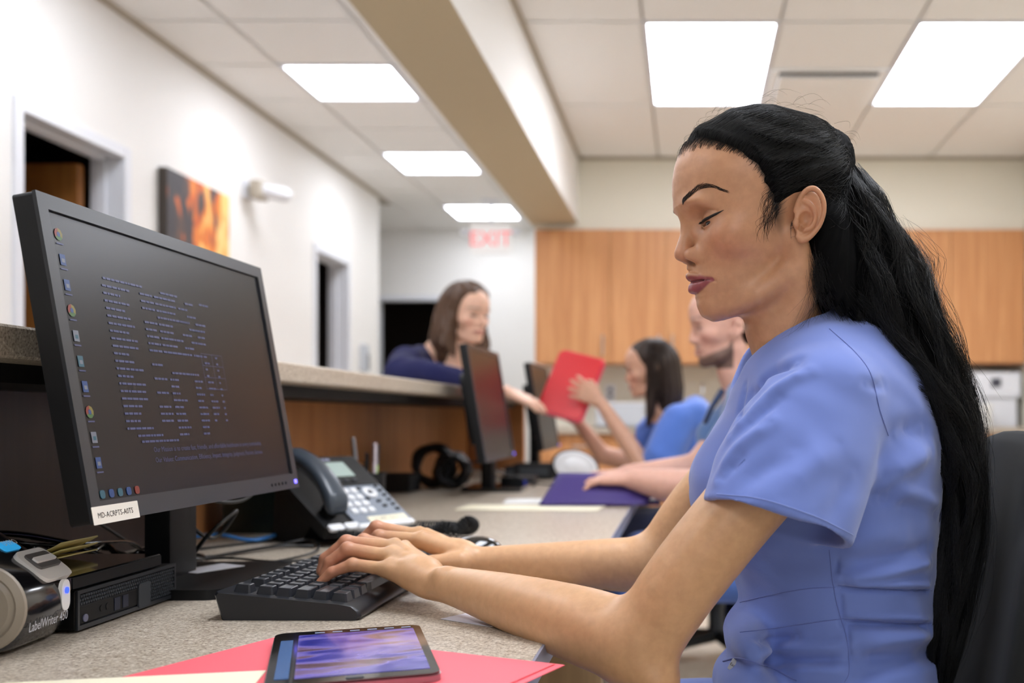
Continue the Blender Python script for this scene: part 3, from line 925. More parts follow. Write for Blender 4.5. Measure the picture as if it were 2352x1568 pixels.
# foot stand
b = B()
v0 = [Mph @ Vector(p) for p in ((.02, .20, -.022), (.195, .20, -.022), (.195, .06, -.022), (.02, .06, -.022))]
v1 = [Vector((p.x, p.y, 0)) for p in (Mph @ Vector((.02, .21, -.022)), Mph @ Vector((.195, .21, -.022)), Mph @ Vector((.195, .11, -.022)), Mph @ Vector((.02, .11, -.022)))]
A = [b.verts.new(p) for p in v0]; C_ = [b.verts.new(p) for p in v1]
b.faces.new(A); b.faces.new(C_[::-1])
for i in range(4): b.faces.new((A[i], C_[i], C_[(i + 1) % 4], A[(i + 1) % 4]))
bmesh.ops.recalc_face_normals(b, faces=b.faces[:]); obj('foot_stand', b, M_blackm, ph)
# coiled cord
path = catmull([(-.655, 1.90, .756), (-.62, 1.91, .752), (-.585, 1.94, .752), (-.545, 1.97, .756), (-.52, 1.985, .760), (-.50, 1.985, .751), (-.475, 1.98, .766), (-.455, 1.985, .756), (-.436, 2.00, .772), (-.43, 2.03, .764), (-.45, 2.07, .752), (-.50, 2.10, .752), (-.56, 2.10, .752)], 60)
d_ = np.gradient(path, axis=0); d_ /= np.linalg.norm(d_, axis=1, keepdims=True); sd = np.cross(d_, [0, 0, 1.]); sd /= np.linalg.norm(sd, axis=1, keepdims=True); upv = np.cross(sd, d_)
s_ = np.concatenate([[0], np.cumsum(np.linalg.norm(np.diff(path, axis=0), axis=1))])
n_ = 1500; ss = np.linspace(0, s_[-1], n_)
I = lambda A_: np.stack([np.interp(ss, s_, A_[:, k]) for k in range(3)], 1)
ang = ss / .0056 * 2 * np.pi
Hc = I(path) + .0118 * (np.cos(ang)[:, None] * I(sd) + np.sin(ang)[:, None] * I(upv))
Vh, qh = tube_arrays(Hc[None], np.full((1, n_), .0019), 5)
Vh -= np.array(ph.location)
npobj('coiled_cord', Vh, qh, M_black, ph)

# pen cup and pens -------------------------------------------------------
cx_, cy__ = -.80, 2.55
cup = empty('pen_cup', (cx_, cy__, DZ)); tag(cup, 'black pen cup behind the desk phone', 'pen cup')
b = B(); lathe(b, [(.0001, 0), (.036, 0), (.040, .105), (.037, .105), (.033, .004), (.0001, .004)], seg=28); obj('cup', b, M_black, cup, 30)
for (dx, dy, ax, ay, hgt, r_, m_, lab) in ((-.022, 0, -.10, .0, .19, .0055, mat('clear grey pen', (170, 168, 172), .3), 'grey pen leaning left in the black cup'),
                                       (.006, .005, .06, .02, .17, .0075, mat('green highlighter', (176, 214, 130), .4), 'pale green highlighter in the black cup'),
                                       (.015, -.01, .02, -.03, .175, .0050, mat('pale pen', (214, 200, 206), .4), 'pale pen with dark clip standing right in the black cup'),
                                       (-.005, -.014, .03, -.02, .15, .0055, M_black, 'short black pen in the black cup')):
    p_ = empty('pen', (cx_ + dx, cy__ + dy, DZ + .005)); tag(p_, lab, 'pen', 'pens in the black cup')
    d = Vector((ax, ay, 1)).normalized()
    b = B(); cyl(b, (0, 0, 0), d * hgt * .7, r_, seg=12); obj('barrel', b, m_, p_, 30)
    b = B(); cyl(b, d * hgt * .7, d * hgt, r_ * 1.15, r_ * .9, seg=12); obj('cap', b, m_ if r_ != .0075 else M_grey, p_, 30)
    b = B(); cyl(b, d * hgt * .72 + Vector((0, -r_ * 1.5, 0)), d * hgt * .97 + Vector((0, -r_ * 1.5, 0)), .0015, seg=6); obj('clip', b, M_black, p_)

# dark organiser behind the near monitor
og = empty('desk_organiser', (-.905, 2.22, DZ)); tag(og, 'dark green translucent tray standing left of the desk phone', 'organiser')
M_dg = mat('dark green plastic', (20, 34, 30), .25)
b = B(); [box(b, lo, hi) for lo, hi in (((-.07, -.09, 0), (.07, .09, .004)), ((-.07, -.09, .004), (-.066, .09, .10)), ((.066, -.09, .004), (.07, .09, .10)), ((-.066, -.09, .004), (.066, -.086, .10)), ((-.066, .086, .004), (.066, .09, .10)))]; obj('tray', b, M_dg, og)
b = B(); box(b, (.0, -.085, .004), (.004, .085, .09)); obj('divider', b, mat('pale edge', (90, 110, 100), .3), og)
b = B(); box(b, (-.06, -.08, .004), (-.01, .08, .07)); obj('contents', b, M_blackm, og)

# mini computer, small box, notes -----------------------------------------
pc = empty('mini_computer', (-.78, 1.258, DZ)); tag(pc, 'low black mini computer with honeycomb front beside the label printer', 'computer')
b = B(); box(b, (-.085, -.11, .003), (.088, .11, .048), bevel=.002, seg=1); obj('case', b, M_black, pc)
b = B(); box(b, (.088, -.11, .003), (.0905, .11, .008)); box(b, (.088, -.11, .044), (.0905, .11, .048)); box(b, (.088, -.11, .008), (.0905, -.106, .044)); box(b, (.088, .106, .008), (.0905, .11, .044)); obj('front_frame', b, M_bez, pc)
b = B()
for i in range(44):
    for j in range(8):
        y = -.104 + i * .0048; z = .0105 + j * .0043
        if j < 5 and i < 30: continue
        bmesh.ops.create_cone(b, cap_ends=True, segments=6, radius1=.0021, radius2=.0015, depth=.002, matrix=Matrix.Translation((.089, y + (.0024 if j % 2 else 0), z)) @ Matrix.Rotation(math.pi / 2, 4, 'Y'))
o = obj('honeycomb_grille', b, M_grey, pc); o['kind'] = 'stuff'
b = B(); box(b, (.088, -.105, .009), (.0898, .038, .030), bevel=.001, seg=1); obj('port_panel', b, M_black, pc)
for k, y in enumerate((-.062, -.05, -.03, -.012)):
    b = B()
    if k < 2: cyl(b, (.0895, y, .02), (.0905, y, .02), .004, seg=16)
    else: box(b, (.0895, y - .006, .012), (.0905, y + .006, .027))
    obj('port', b, M_blackm if k < 2 else mat('grey blue port', (24, 30, 52), .4), pc)
b = B(); cyl(b, (.0895, -.095, .015), (.091, -.095, .015), .0045, seg=16); obj('power_button', b, mat('lit button', (90, 90, 110), .3, emit=.08), pc)
b = B(); rbox(b, .03, 0, .028, .03, 0, .002, .003, M=Matrix.Translation((.0895, 0, -.008)) @ Matrix(((0, 0, 1, 0), (1, 0, 0, 0), (0, 1, 0, .028), (0, 0, 0, 1)))); obj('badge', b, M_grey, pc)
sb = empty('dock', (-.785, 1.235, DZ + .048)); tag(sb, 'flat black box lying on top of the mini computer', 'box')
b = B(); box(b, (-.08, -.10, .002), (.095, .095, .018), bevel=.0015, seg=1); obj('case', b, M_blackgloss, sb)
b = B(); box(b, (.095, -.098, .004), (.0965, .093, .016)); obj('front_strip', b, M_black, sb)
b = B(); [cyl(b, (-.07 + .15 * i, -.09 + .17 * j, 0), (-.07 + .15 * i, -.09 + .17 * j, .002), .006, seg=10) for i in (0, 1) for j in (0, 1)]; o = obj('feet', b, M_blackm, sb); o['kind'] = 'stuff'
sn = empty('sticky_notes', (-.79, 1.26, DZ + .067)); tag(sn, 'curled pad of yellow sticky notes on the flat black box', 'notepad')
for k in range(3):
    g = [[(-.036 + .072 * u, -.038 + .076 * v, .001 + .0025 * k + (.008 + .006 * k) * u ** 2.2) for v in np.linspace(0, 1, 3)] for u in np.linspace(0, 1, 8)]
    curved('note', g, mat('yellow note', (222, 206, 134), .7), sn, .0016)

# label printer ------------------------------------------------------------
lp = empty('label_printer', (-.778, 1.078, DZ), (0, 0, .08)); lp.scale = (1, .77, 1); tag(lp, 'black rounded label printer with white slot and taupe side disc', 'printer')
prof = [(.080, .006), (.092, .020), (.098, .040), (.093, .062), (.080, .078), (.055, .096), (.030, .113), (.0, .130), (-.04, .142), (-.08, .140), (-.115, .120), (-.125, .08), (-.120, .006)]
Pp = catmull([(x, 0, z) for x, z in prof], 4)[:, [0, 2]]
ys = [(-.078, .80), (-.074, .90), (-.066, .965), (-.052, 1), (.04, 1), (.060, .975), (.072, .91), (.078, .80)]
V = []; cx0, cz0 = -.015, .05
for y, s in ys:
    for x, z in Pp: V.append((cx0 + (x - cx0) * s, y, max(.002, cz0 + (z - cz0) * s) if z > .01 else z))
n = len(Pp)
q = [[i * n + k, i * n + (k + 1) % n, (i + 1) * n + (k + 1) % n, (i + 1) * n + k] for i in range(len(ys) - 1) for k in range(n)]
M_lp = mat('label printer plastic', (26, 26, 30), .16, coat=.5)
o = npobj('body', V, np.array(q), M_lp, lp)
bmx = bmesh.new(); bmx.from_mesh(o.data); bmesh.ops.holes_fill(bmx, edges=[e for e in bmx.edges if e.is_boundary]); bmesh.ops.recalc_face_normals(bmx, faces=bmx.faces[:]); bmx.to_mesh(o.data); bmx.free()
Ms = Matrix.Translation((.062, -.079, .052)) @ Matrix.Rotation(math.pi / 2, 4, 'X') @ Matrix.Diagonal((.72, .72, 1, 1))
M_taupe = mat('taupe plastic', (150, 140, 126), .4)
b = B(); lathe(b, [(.0001, .006), (.040, .006), (.046, .003), (.050, .006), (.060, .003), (.062, 0), (.0001, -.002)], Ms, 40)
obj('side_disc', b, M_taupe, lp, 30)
# local surface frame on the front slope
def lp_surf(x):
    i = int(np.argmin(np.abs(Pp[:60, 0] - x) + (Pp[:60, 1] < .055))); return Pp[i]
def slab_on(name, xa, xb, y0, y1, m, lift=.003, r=.004):
    a_, b_ = lp_surf(xa), lp_surf(xb)
    d = Vector((b_[0] - a_[0], 0, b_[1] - a_[1])); M = basis(((a_[0] + b_[0]) / 2, (y0 + y1) / 2, (a_[1] + b_[1]) / 2), (0, 1, 0), d)
    bb_ = B(); rbox(bb_, 0, 0, y1 - y0, d.length, -.006, lift, r, 4, M=M); return obj(name, bb_, m, lp, 30)
slab_on('slot_frame', .090, .052, .0, .074, mat('off white plastic', (242, 241, 238), .35), .005, .012)
slab_on('label_slot', .080, .060, .010, .066, mat('slot grey', (92, 90, 90), .5), .006, .006)
slab_on('label_roll_edge', .0745, .0665, .014, .062, M_paper, .008, .002)
b = B(); rbox(b, .037, .050, .022, .034, .0, .004, .010, 5, M=Matrix(((0, 0, 1, .0945), (1, 0, 0, 0), (0, 1, 0, 0), (0, 0, 0, 1)))); obj('button_tab', b, MATS['off white plastic'], lp, 30)
b = B(); cyl(b, (.098, .037, .055), (.1005, .037, .055), .0035, seg=16); obj('status_light', b, mat('blue light', (60, 80, 255), .3, emit=.7, emit_rgb=(50, 80, 255)), lp)
slab_on('logo_patch', .046, .034, .006, .044, mat('bright blue logo', (50, 160, 220), .4, emit=.25), .0015, .004)
a_ = lp_surf(.040)
text('lettering', 'DYMO', .011, basis((a_[0] + .004, .010, a_[1] + .0022), (0, 1, 0), (-.6, 0, .45)), M_paper, lp)
text('lettering', 'LabelWriter 450', .0145, basis((.0996, -.060, .024), (0, 1, 0), (.09, 0, 1)), mat('silver print', (196, 198, 204), .4), lp)

# loose cables --------------------------------------------------------------
M_cab = mat('black cable rubber', (14, 14, 16), .35)
def desk_cable(name, pts, r, m, label, group='black cables behind the monitor'):
    o = tube(name, pts, r, m, None, 10, 8); tag(o, label, 'cable', group); return o
z = DZ + .003
desk_cable('cable', [(-.86, 1.75, z), (-.80, 1.80, z), (-.72, 1.92, z + .01), (-.66, 1.80, z + .004), (-.70, 1.68, z), (-.78, 1.62, z + .002), (-.88, 1.66, z), (-.92, 1.80, z), (-.80, 2.02, z)], .0022, M_cab, 'thin black cable looping on the desk between monitor and keyboard')
desk_cable('cable', [(-.90, 1.55, z + .08), (-.86, 1.66, z + .01), (-.78, 1.72, z + .003), (-.68, 1.70, z), (-.60, 1.78, z), (-.64, 1.95, z)], .0022, M_cab, 'thin black cable running from behind the monitor foot towards the phone')
desk_cable('cable', [(-.75, 1.50, .90), (-.74, 1.56, .855), (-.72, 1.64, .845), (-.715, 1.70, .87), (-.72, 1.72, .90)], .0026, M_cab, 'black cable hanging in a loop below the monitor')
desk_cable('cable', [(-.74, 1.48, .89), (-.75, 1.53, .82), (-.745, 1.60, .79), (-.72, 1.62, .83), (-.735, 1.56, .80), (-.78, 1.60, .76), (-.82, 1.70, z + .004), (-.76, 1.86, z + .004), (-.70, 1.90, z)], .0032, M_cab, 'thicker black cable curling beside the monitor column')
desk_cable('cable', [(-.95, 1.62, z), (-.86, 1.58, z + .03), (-.79, 1.64, z + .012), (-.84, 1.74, z + .006), (-.90, 1.70, z + .006), (-.86, 1.62, z + .02)], .0028, M_cab, 'black cable coiled in a ring behind the monitor')
o = desk_cable('cable', [(-1.0, 1.95, z + .004), (-.92, 1.98, z + .012), (-.84, 1.96, z + .004), (-.80, 2.03, z + .012), (-.76, 2.12, z + .014), (-.72, 2.20, z + .010), (-.74, 2.35, z + .003)], .0038, mat('blue network cable', (70, 140, 214), .4), 'bright blue network cable on the desk behind the monitor', 'network cables')
for i in range(9):
    rq = random.Random(40 + i)
    x0, y0 = -1.0 + rq.uniform(0, .05), 1.25 + rq.uniform(-.1, .15)
    pts = [(x0, y0, z + rq.uniform(0, .02))] + [(-.96 + .03 * k + rq.uniform(-.03, .04), 1.22 + .06 * k + rq.uniform(-.05, .05), DZ + .02 + rq.uniform(0, .10) * (1 - k / 7)) for k in range(6)] + [(-.80 + rq.uniform(-.02, .04), 1.62 + rq.uniform(-.05, .05), z + .006)]
    lab = ['glossy black cable arching behind the label printer', 'black cable in the tangle left of the monitor column', 'black cable crossing low behind the mini computer'][i % 3]
    o = tube('cable', pts, rq.choice((.0025, .0032, .0045)), MATS['glossy black plastic'], None, 8, 8); tag(o, 'one of the glossy black cables tangled between label printer and monitor column', 'cable', 'tangled black cables behind the printer')

# black gear around the second monitor -----------------------------------------
b = B(); box(b, (-1.01, 3.28, DZ), (-.90, 3.42, DZ + .058), bevel=.005); o = obj('power_brick', b, M_blackm); tag(o, 'black box against the counter face, left of the middle monitor', 'box')
for k, (cx1, cy1, r_) in enumerate(((-.88, 3.52, .062), (-.83, 3.56, .05), (-.80, 3.48, .045))):
    pts = []
    for i in range(60):
        a = i * .55; rad = r_ * (1 + .12 * math.sin(i * 1.3 + k)); pts.append((cx1 + .018 * math.sin(i * .37 + k) + .02 * math.cos(a) * k, cy1 + .02 * math.sin(i * .9), DZ + r_ * 1.12 + .004 + rad * math.sin(a))) if False else pts.append((cx1 + rad * math.cos(a), cy1 + .03 * math.sin(i * .31 + k), DZ + r_ * 1.15 + .006 + rad * math.sin(a)))
    o = tube('cable_coil', pts, .0095, M_cab, None, 5, 6); tag(o, ['big loose coil of black cable left of the middle monitor', 'smaller coil of black cable touching the middle monitor stand', 'tight coil of black cable just behind the middle monitor stand'][k], 'cable', 'coiled black cables')
desk_cable('cable', [(-.80, 3.50, z + .06), (-.72, 3.42, z + .09), (-.64, 3.52, z + .05), (-.52, 3.56, z + .01), (-.45, 3.7, z), (-.50, 3.95, z)], .003, M_cab, 'thin black cable arching past the middle monitor stand')
sc_ = empty('card_reader', (-.60, 3.62, DZ)); tag(sc_, 'low black card reader with a blue light at the middle monitor foot', 'card reader')
b = B(); box(b, (-.06, -.06, 0), (.06, .05, .035), bevel=.01); obj('body', b, M_black, sc_, 30)
b = B(); cyl(b, (.03, -.062, .02), (.03, -.058, .02), .006); obj('light', b, mat('dim blue light', (50, 60, 150), emit=.15), sc_)
for k, (x, y, s) in enumerate(((-.60, 4.0, .08), (-.68, 4.12, .06), (-.52, 4.08, .05))):
    b = B(); box(b, (x - s, y - s * .6, DZ), (x + s, y + s * .6, DZ + s * .8), bevel=.01); o = obj('black_box', b, M_blackm, None, 30); tag(o, ['wide low black box on the desk before the farthest monitor', 'black box left behind the wide low one near the farthest monitor', 'smallest black box beside the white oval mirror'][k], 'box', 'black boxes near the farthest monitor')
    b = B(); box(b, (x - s * .7, y - s * .62, DZ + s * .2), (x + s * .7, y - s * .6, DZ + s * .6)); obj('front_panel', b, M_grey, o)
# white oval thing
wo = empty('desk_mirror', (-.40, 3.62, DZ)); tag(wo, 'white oval mirror-like disc on a black foot before the seated nurse', 'mirror')
Mo = basis((0, 0, .065), (.98, .2, -.28), (.25, .25, .95))
b = B(); lathe(b, [(.0001, .016), (.03, .015), (.045, .008), (.052, .012), (.060, .008), (.062, 0), (.058, -.012), (.0001, -.016)], Mo @ Matrix.Diagonal((1.3, .92, 1, 1)), 40); obj('disc', b, mat('white glossy plastic', (238, 238, 240), .25), wo, True)
b = B(); lathe(b, [(.064, .004), (.068, 0), (.064, -.018), (.0001, -.022)], Mo @ Matrix.Diagonal((1.3, .92, 1, 1)), 40); obj('backing', b, M_black, wo, True)
b = B(); box(b, (-.05, -.03, 0), (.06, .05, .012), bevel=.004); obj('foot', b, M_black, wo)
# ================================================================== implicit modelling toolkit (for bodies and clothes)
def smin(a, b, k):
    h = np.clip(0.5 + 0.5 * (b - a) / k, 0, 1)
    return b + (a - b) * h - k * h * (1 - h)


def smax(a, b, k):
    return -smin(-a, -b, k)


def cap(P, a, b, ra, rb=None):
    a = np.asarray(a, np.float32); b = np.asarray(b, np.float32); rb = ra if rb is None else rb
    ab = b - a
    t = np.clip((P - a) @ ab / (ab @ ab + 1e-12), 0, 1)
    return np.linalg.norm(P - a - t[:, None] * ab, axis=1) - (ra + (rb - ra) * t)


def ell(P, c, r, R=None):
    Q = P - np.asarray(c, np.float32)
    if R is not None: Q = Q @ np.asarray(R, np.float32)
    r = np.asarray(r, np.float32)
    k0 = np.linalg.norm(Q / r, axis=1); k1 = np.linalg.norm(Q / (r * r), axis=1) + 1e-9
    return k0 * (k0 - 1.0) / k1


def chain(P, pts, rad, k=0.0):
    d = None
    for i in range(len(pts) - 1):
        c = cap(P, pts[i], pts[i + 1], rad[i], rad[i + 1])
        d = c if d is None else (np.minimum(d, c) if k == 0 else smin(d, c, k))
    return d


def schain(P, pts, rad, n=4):
    A = np.concatenate([np.asarray(pts, float), np.asarray(rad, float)[:, None]], 1)
    C = catmull(A, n)
    return chain(P, C[:, :3], C[:, 3])


def rot(axis, ang):
    return np.array(Matrix.Rotation(ang, 3, axis))


def surface(f, lo, hi, res, block=6, margin=1.05):
    """sparse surface nets: f(P)->signed distance; returns vertices, quads"""
    lo = np.asarray(lo, float); hi = np.asarray(hi, float)
    nb = np.ceil((hi - lo) / (res * block)).astype(int)
    n = nb * block + 1
    bc = np.stack(np.meshgrid(*[np.arange(k) for k in nb], indexing='ij'), -1).reshape(-1, 3)
    cen = lo + (bc + .5) * block * res
    d = f(cen.astype(np.float32))
    act = np.abs(d) < block * res * margin + 2 * res
    G = np.empty(tuple(n), np.float32)
    full = np.where(d > 0, 1.0, -1.0).reshape(nb)
    G[:-1, :-1, :-1] = np.repeat(np.repeat(np.repeat(full, block, 0), block, 1), block, 2)
    G[-1], G[:, -1], G[:, :, -1] = G[-2], G[:, -2], G[:, :, -2]
    k = np.stack(np.meshgrid(*[np.arange(block + 1)] * 3, indexing='ij'), -1).reshape(-1, 3)
    A = bc[act]
    for s in range(0, len(A), 600):
        idx = (A[s:s + 600, None] * block + k[None]).reshape(-1, 3)
        G[idx[:, 0], idx[:, 1], idx[:, 2]] = f((lo + idx * res).astype(np.float32))
    S = G < 0
    c8 = [(i, j, l) for i in (0, 1) for j in (0, 1) for l in (0, 1)]
    sl = lambda o: tuple(slice(o[q], n[q] - 1 + o[q]) for q in range(3))
    cnt = sum(S[sl(o)].astype(np.int8) for o in c8)
    m = (cnt > 0) & (cnt < 8)
    ijk = np.argwhere(m)
    vid = np.full(m.shape, -1, np.int64); vid[m] = np.arange(len(ijk))
    acc = np.zeros((len(ijk), 3)); num = np.zeros(len(ijk))
    for ax in range(3):
        for o in c8:
            if o[ax]: continue
            o2 = list(o); o2[ax] = 1
            ga = G[ijk[:, 0] + o[0], ijk[:, 1] + o[1], ijk[:, 2] + o[2]]; gb = G[ijk[:, 0] + o2[0], ijk[:, 1] + o2[1], ijk[:, 2] + o2[2]]
            x = (ga < 0) != (gb < 0)
            t = np.where(x, ga / np.where(x, ga - gb, 1), 0)
            p = np.tile(np.array(o, float), (len(ijk), 1)); p[:, ax] += t
            acc[x] += p[x]; num += x
    V = lo + (ijk + acc / np.maximum(num, 1)[:, None]) * res
    Q = []
    for ax in range(3):
        a, b = [q for q in range(3) if q != ax]
        s0 = [slice(None)] * 3; s1 = [slice(None)] * 3
        s0[ax] = slice(0, n[ax] - 1); s1[ax] = slice(1, n[ax])
        for q in (a, b): s0[q] = slice(1, n[q] - 1); s1[q] = slice(1, n[q] - 1)
        A_, B_ = S[tuple(s0)], S[tuple(s1)]
        e = np.argwhere(A_ != B_)
        flip = A_[tuple(e.T)]
        e[:, a] += 1; e[:, b] += 1
        def cell(da, db):
            c = e.copy(); c[:, a] -= da; c[:, b] -= db
            return vid[c[:, 0], c[:, 1], c[:, 2]]
        q = np.stack([cell(1, 1), cell(0, 1), cell(0, 0), cell(1, 0)], 1)
        if ax == 1: flip = ~flip
        q[~flip] = q[~flip][:, ::-1]
        Q.append(q)
    Q = np.concatenate(Q)
    Q = Q[(Q >= 0).all(1)]
    return V, Q


def vcol(o, cols):
    a = o.data.color_attributes.new('tone', 'FLOAT_COLOR', 'POINT')
    c = np.ones((len(o.data.vertices), 4), np.float32); c[:, :3] = cols
    a.data.foreach_set('color', c.ravel())


def lin(rgb): return np.array(srgb(*rgb)[:3])


def skin_mat(name, base, rough=.46, fine=1.0):
    m = mat(name, base, rough, sss=.12)
    t = NT(m)
    at = t.n('ShaderNodeAttribute'); at.attribute_name = 'tone'
    v = t.coord()
    a = t.noise(v, 90, 3, .6)
    c = t.ramp(a, [(0.3, (240, 238, 236)), (0.7, (255, 255, 255))])
    mx = t.n('ShaderNodeMixRGB', blend_type='MULTIPLY'); mx.inputs['Fac'].default_value = 1
    t.l(at.outputs['Color'], mx.inputs['Color1']); t.l(c, mx.inputs['Color2']); t.l(mx.outputs['Color'], t.b.inputs['Base Color'])
    b = t.noise(v, 900, 3, .7)
    t.bump(b, .10 * fine, .0006)
    return m


def to_local(P, O, yaw, scale=1.0):
    """world -> head coordinates in mm (x forward, y to the person's left, z up); yaw 0 faces -X"""
    s, c = math.sin(yaw), math.cos(yaw)
    f = np.array([-c, -s, 0]); l = np.array([s, -c, 0]); u = np.array([0, 0, 1.])
    R = np.stack([f, l, u])
    return ((P - np.asarray(O)) @ R.T * 1000 / scale).astype(np.float32)


def from_local(L, O, yaw, scale=1.0):
    s, c = math.sin(yaw), math.cos(yaw)
    R = np.stack([[-c, -s, 0], [s, -c, 0], [0, 0, 1.]])
    return (np.asarray(L, float) * scale / 1000) @ R + np.asarray(O)


def head_sdf(L, ear=True, neck=True, male=False, detail=True):
    """head facing +x, mm, head bowed by about ten degrees; symmetric in y"""
    P = L.copy(); Y = P[:, 1].copy(); P[:, 1] = np.abs(P[:, 1])
    e = lambda c, r, R=None: ell(P, c, r, R)
    d = ell(P, (22, 0, 56), (104, 74, 82), rot('Y', .10))
    d = smin(d, e((44, 0, -4), (60, 62, 62)), 22)                         # mid face
    d = smin(d, e((66, 42, -14), (26, 20, 20)), 16)                      # cheekbones
    d = smin(d, e((52, 0, -56), (46, 44, 40)), 16)                       # lower face
    jw = 50 if male else 46
    d = smin(d, chain(P, [(6, jw, -58), (36, jw - 9, -80), (66, 18, -91), (80, 5, -90)], [11, 13, 13, 15]), 16)
    d = smin(d, e((80, 0, -90), (16.5, 19, 15)), 9)                        # chin
    d = smin(d, e((73, 0, -58), (30, 30, 25)), 12)                       # mouth mound
    d = smin(d, e((95, 22, 25), (22, 26, 10), rot('Z', -.35)), 12)        # brow
    d = smin(d, e((86, 18, -30), (13, 15, 15)), 12)                        # beside the nose
    # eye socket
    d = smax(d, -e((108, 33, 5), (16, 17, 12)), 12)
    d = smin(d, e((82.5, 32.5, 4.5), (15.8, 18, 12.5)), 3.5)                   # lids over the eyeball
    if detail: d = smax(d, -e((97.0, 33.0, -.2), (8, 13, 2.7), rot('X', .12)), 1.0)
    # nose
    n = chain(P, [(107, 0, 20), (111.0, 0, 4), (113.5, 0, -12), (115.8, 0, -28)], [9.0, 6.8, 7.8, 9.8])
    n = smin(n, e((103.5, 12.0, -31.5), (12.5, 8.2, 8.8)), 3.5)
    n = smin(n, cap(P, (112, 0, -33), (105, 0, -42), 5, 5), 5)
    d = smin(d, n, 8)
    d = smax(d, -chain(P, [(93.5, 24, -27), (92.5, 23.5, -33), (93, 21, -40)], [.3, .6, .3]), 3)
    d = smax(d, -e((108.5, 8.2, -40.5), (6.5, 3.4, 4.4), rot('Z', .3)), 2.0)
    # lips
    up = chain(P, [(105, 0, -56.5), (104.5, 4, -55.8), (98, 15, -57.5), (87, 27, -61)], [5.0, 5.6, 4.8, 2.0])
    lo_ = chain(P, [(102.5, 0, -68.5), (101, 7, -68.5), (96, 16, -66.5), (87, 26, -62)], [7.2, 7.0, 5.4, 2.0])
    d = smin(d, up, 1.8); d = smin(d, lo_, 1.8)
    d = smax(d, -chain(P, [(110, 0, -62), (101, 15, -62), (88, 26, -61.5)], [1.0, 1.3, 1.5]), 1.8)
    d = smax(d, -e((106, 0, -80.5), (8, 16, 4)), 6)                         # below the lower lip
    d = smax(d, -cap(P, (114, 0, -43), (112, 0, -52), 1.6, 2), 3)         # philtrum
    if detail:
        d = smin(d, chain(P, [(98.5, 17.5, 3.0), (97.0, 30, -3.6), (92, 40, -1.6), (83.5, 49, 5.0)], [.6, 1.0, 1.0, .6]), 2.2)  # lower lid edge
    # neck
    if neck:
        r = 56 if male else 49
        d = smin(d, chain(P, [(2, 0, -62), (-8, 0, -112), (-38, 0, -185), (-48, 0, -215)], [r - 8, r - 2, r + 2, r + 14]), 16)
        d = smin(d, chain(P, [(-6, 54, -18), (-14, 50, -48), (-18, 44, -80)], [13, 14, 12]), 22)
        d = smin(d, chain(P, [(-22, 44, -50), (-6, 42, -105), (4, 22, -180)], [8, 8, 9]), 16)
    if ear:
        E = schain(P, [(1, 71, 12), (-2, 75, 24), (-8, 78.5, 33), (-16, 80.5, 36), (-23, 82, 31), (-27.5, 83, 21), (-28, 82.5, 9), (-25, 80.5, -3), (-20, 78.5, -11), (-13, 76, -18), (-6, 74, -21), (-1, 72, -17)],
                   [2.6, 2.6, 2.9, 3.1, 3.1, 3.0, 2.8, 2.6, 2.8, 3.4, 4.2, 3.0], 3)
        E = smin(E, ell(P, (-13, 72.5, 7), (15.5, 4.2, 28), rot('Y', -.20)), 3.0)
        E = smin(E, ell(P, (-14, 66, 6), (11, 9, 22)), 5)
        E = smin(E, schain(P, [(-7, 76, 22), (-14, 78, 18), (-19, 79, 9), (-18, 78.5, -1), (-13, 77, -8), (-7, 76, -10)], [2.2, 3.0, 3.2, 3.0, 3.2, 2.8], 3), 2.0)
        E = smax(E, -schain(P, [(-5, 80, 22), (-11, 82, 29), (-19, 83.5, 26), (-23.5, 84.5, 14), (-22, 83, 2)], [2.0, 3.0, 3.2, 2.8, 1.6], 3), 1.6)
        E = smax(E, -ell(P, (-8.5, 79, 2), (8.0, 8.5, 9.5), rot('Y', -.3)), 2.0)
        E = smax(E, -ell(P, (-3.5, 78, -7), (3.6, 7, 5.5)), 1.6)
        E = smin(E, ell(P, (2.0, 74.5, -3), (3.6, 4.2, 5.2)), 2.5)
        d = smin(d, E, 4)
    return d


def hand_sdf(P, wrist, palm_dir, side, fingers, thumb, s=1.0, fingers_r=None):
    """wrist: point; fingers: four chains (index..little) of [mcp, pip, dip, tip]; thumb: [cmc, mcp, ip, tip]"""
    d = None
    base = np.array([np.asarray(f[0], float) for f in fingers])
    w_ = np.asarray(wrist, float)
    for i, f in enumerate(fingers):
        r0 = [.0098, .0100, .0095, .0086][i] * s
        rr = [r0 * 1.02, r0 * .93, r0 * .80, r0 * .66]
        c = chain(P, f, rr, .003)
        c = smin(c, ell(P, f[1], (r0 * 1.0,) * 3), .003)
        d = c if d is None else np.minimum(d, c)
    # metacarpals fan into the wrist, blended only with their own knuckles
    m = None
    for i, f in enumerate(fingers):
        a = w_ + (base[i] - base.mean(0)) * .45
        c = cap(P, a, base[i], .0155 * s, .0118 * s)
        m = c if m is None else smin(m, c, .009)
    d = smin(d, m, .005)
    t = chain(P, thumb, [.0150 * s, .0118 * s, .0105 * s, .0080 * s], .003)
    return smin(d, t, .007)
# ================================================================== the nurse in the foreground
import time as _t
_t0 = _t.time()
HO = np.array([.107, 1.2085, 1.199]); HYAW = .21
FINE = 1.0     # scale of the sampling step
M_skin = skin_mat('warm brown skin', (204, 156, 116), .40)
hero = empty('person', (.18, 1.25, 0)); tag(hero, 'woman in periwinkle scrubs with long black hair, typing at the keyboard in front', 'person')
HL = -np.array(hero.location)


